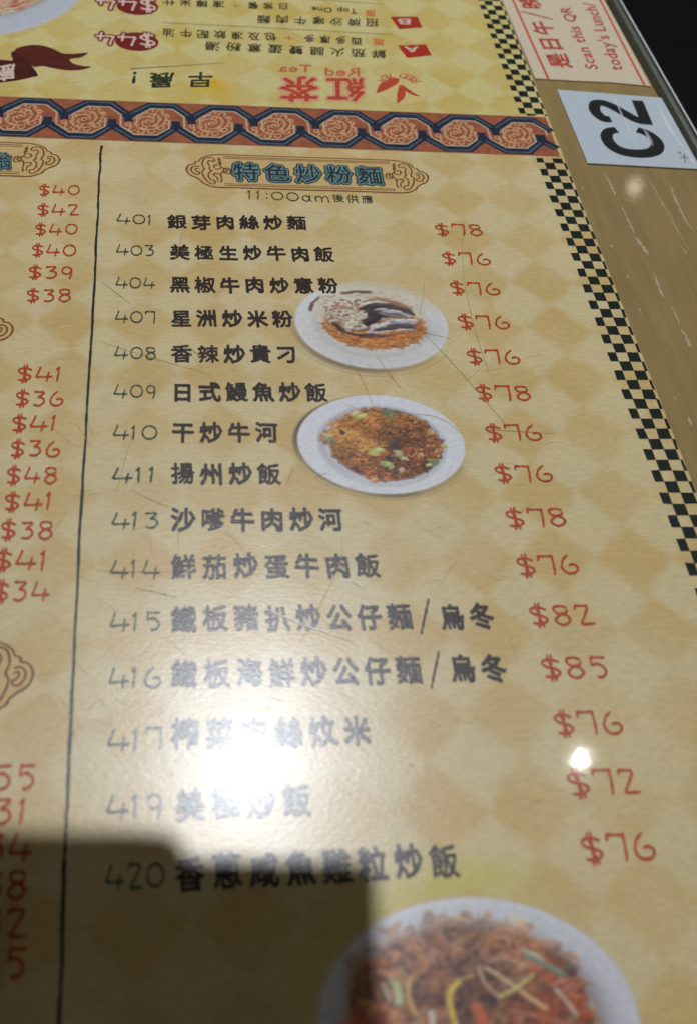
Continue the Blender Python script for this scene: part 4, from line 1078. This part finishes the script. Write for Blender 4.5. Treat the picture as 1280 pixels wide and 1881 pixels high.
g.build('scuff_mark', ink('grey_scuff', col(120, 128, 130), .4, 1500), card)
g = Geo()
for pts, wd in [([(560, 150), (640, 330), (760, 600)], .0014), ([(940, 250), (1060, 480), (1200, 660)], .0035), ([(820, 440), (900, 600)], .0014), ([(850, 470), (910, 590)], .001), ([(1190, 640), (1250, 760)], .003)]:
    p = spline(q7(pts), 7); n = len(p); v, f = ribbon(p, wd * H * (.3 + .9 * np.sin(np.linspace(.1, 3.0, n))) * (.6 + .8 * rng.random(n))); flat(g, v, f, .00066 + len(g.v) * 1e-8)
g.build('tape_crease_sheen', ink('tape_crease_sheen', col(216, 224, 230), .1, 1500), card)  # sheen on the tape wrinkles, painted as pale streaks

# ------------------------------------------------------------------ unseen hand and phone, added over the table to cast the lower-left shade
PZ = 0.180
kk = PZ / LAMP_H
LP = np.array(LAMPS[0][0]) * H * (1 + LAMP_H / H)
def lift(u, v): p = U(u, v); return p + (LP - p) * kk
tr, tl, br = lift(.1775, .5175), lift(.030, .529), lift(.158, .34)
ph = thing('shading_phone', 'unseen black phone added to cast the lower-left shade on the menu', 'phone', (float(tr[0] - .035), float(tr[1] - .07), PZ))
ax = (tl - tr); ax /= np.linalg.norm(ax); ay = (br - tr); ay -= ax * (ay @ ax); ay /= np.linalg.norm(ay)
def rrect(w_, h_, r, n=6):
    out = []
    for cx_, cy_, a0 in ((w_ - r, h_ - r, 0), (r, h_ - r, 90), (r, r, 180), (w_ - r, r, 270)):
        out += [(cx_ + r * math.cos(math.radians(a0 + 90 * i / n)), cy_ + r * math.sin(math.radians(a0 + 90 * i / n))) for i in range(n + 1)]
    return out
def plate_(g, pts, z0, z1, ox=0, oy=0):
    q = [tr + ax * (x + ox) + ay * (y + oy) for x, y in pts]; n = len(q)
    g.add([(*p, z0) for p in q] + [(*p, z1) for p in q], [tuple(range(n)), tuple(range(n, 2 * n))] + [(i, (i + 1) % n, n + (i + 1) % n, n + i) for i in range(n)])
g = Geo(); plate_(g, rrect(.150, .074, .0035), PZ, PZ + .008); g.build('body', plain('phone_black', (.012, .012, .014), .3), ph)
g = Geo(); plate_(g, rrect(.144, .068, .005), PZ + .0081, PZ + .0085, .003, .003); g.build('screen', plain('phone_glass', (.01, .01, .012), .06), ph)
g = Geo(); plate_(g, rrect(.026, .026, .005), PZ - .0015, PZ - .0001, .006, .006); g.build('camera_bump', plain('phone_camera', (.02, .02, .022), .2), ph)
def skin_chain(name, chains, mat, parent, sub=2):
    vs, es, rs = [], [], []
    for ch in chains:
        st = ch[0]; prev = st if isinstance(st, int) else None
        for q in ch[1:] if prev is not None else ch:
            vs.append(q[:3]); rs.append(q[3]); i = len(vs) - 1
            if prev is not None: es.append((prev, i))
            prev = i
    me = bpy.data.meshes.new(name); me.from_pydata(vs, es, [])
    o = bpy.data.objects.new(name, me); C.objects.link(o)
    o.modifiers.new('skin', 'SKIN')
    if not me.skin_vertices: me.skin_vertices.new()
    for i, r in enumerate(rs): me.skin_vertices[0].data[i].radius = (r, r)
    me.skin_vertices[0].data[0].use_root = True
    sb = o.modifiers.new('smooth', 'SUBSURF'); sb.levels = sb.render_levels = sub
    dg = bpy.context.evaluated_depsgraph_get()
    m2 = bpy.data.meshes.new_from_object(o.evaluated_get(dg))
    bpy.data.objects.remove(o); m2.materials.clear(); m2.materials.append(mat)
    m2.polygons.foreach_set('use_smooth', [True] * len(m2.polygons))
    return link(name, m2, parent)
shading_arm = thing('shading_arm', 'unseen hand and dark sleeved forearm added with the phone to shade the menu', 'shading_arm', (float(tl[0] - .05), float(tl[1] - .02), PZ))
def hp(x, y, z, r): q = tr + ax * x + ay * y; return (float(q[0]), float(q[1]), PZ + z, r)
skinm = plain('skin', (.45, .26, .18), .5)
# wrist, palm behind the phone's left end, index finger lying along the far edge, the others under it
chains = [[hp(.270, .050, .006, .024), hp(.230, .046, .010, .022), hp(.190, .040, .016, .026), hp(.155, .036, .018, .021)],
          [2, hp(.128, .005, .014, .0098), hp(.098, -.0013, .010, .0090), hp(.068, -.0003, .008, .0086), hp(.034, -.0003, .006, .0082)],
          [2, hp(.146, .030, .020, .0095), hp(.112, .026, .018, .0088), hp(.088, .024, .017, .0080), hp(.072, .025, .015, .0070)],
          [2, hp(.146, .046, .020, .0092), hp(.114, .044, .018, .0085), hp(.092, .043, .017, .0078), hp(.078, .044, .015, .0068)],
          [2, hp(.150, .062, .018, .0085), hp(.122, .062, .017, .0078), hp(.104, .061, .016, .0070), hp(.094, .061, .015, .0062)],
          [1, hp(.196, .026, -.006, .011), hp(.168, .022, -.012, .0098), hp(.144, .024, -.012, .0088), hp(.126, .026, -.011, .0078)]]
skin_chain('hand', chains, skinm, shading_arm)
skin_chain('sleeve', [[hp(.255, .048, .008, .031), hp(.30, .058, .006, .037), hp(.40, .08, .0, .044), hp(.52, .11, -.01, .050)]], plain('dark_cloth', (.02, .022, .03), .9), shading_arm)
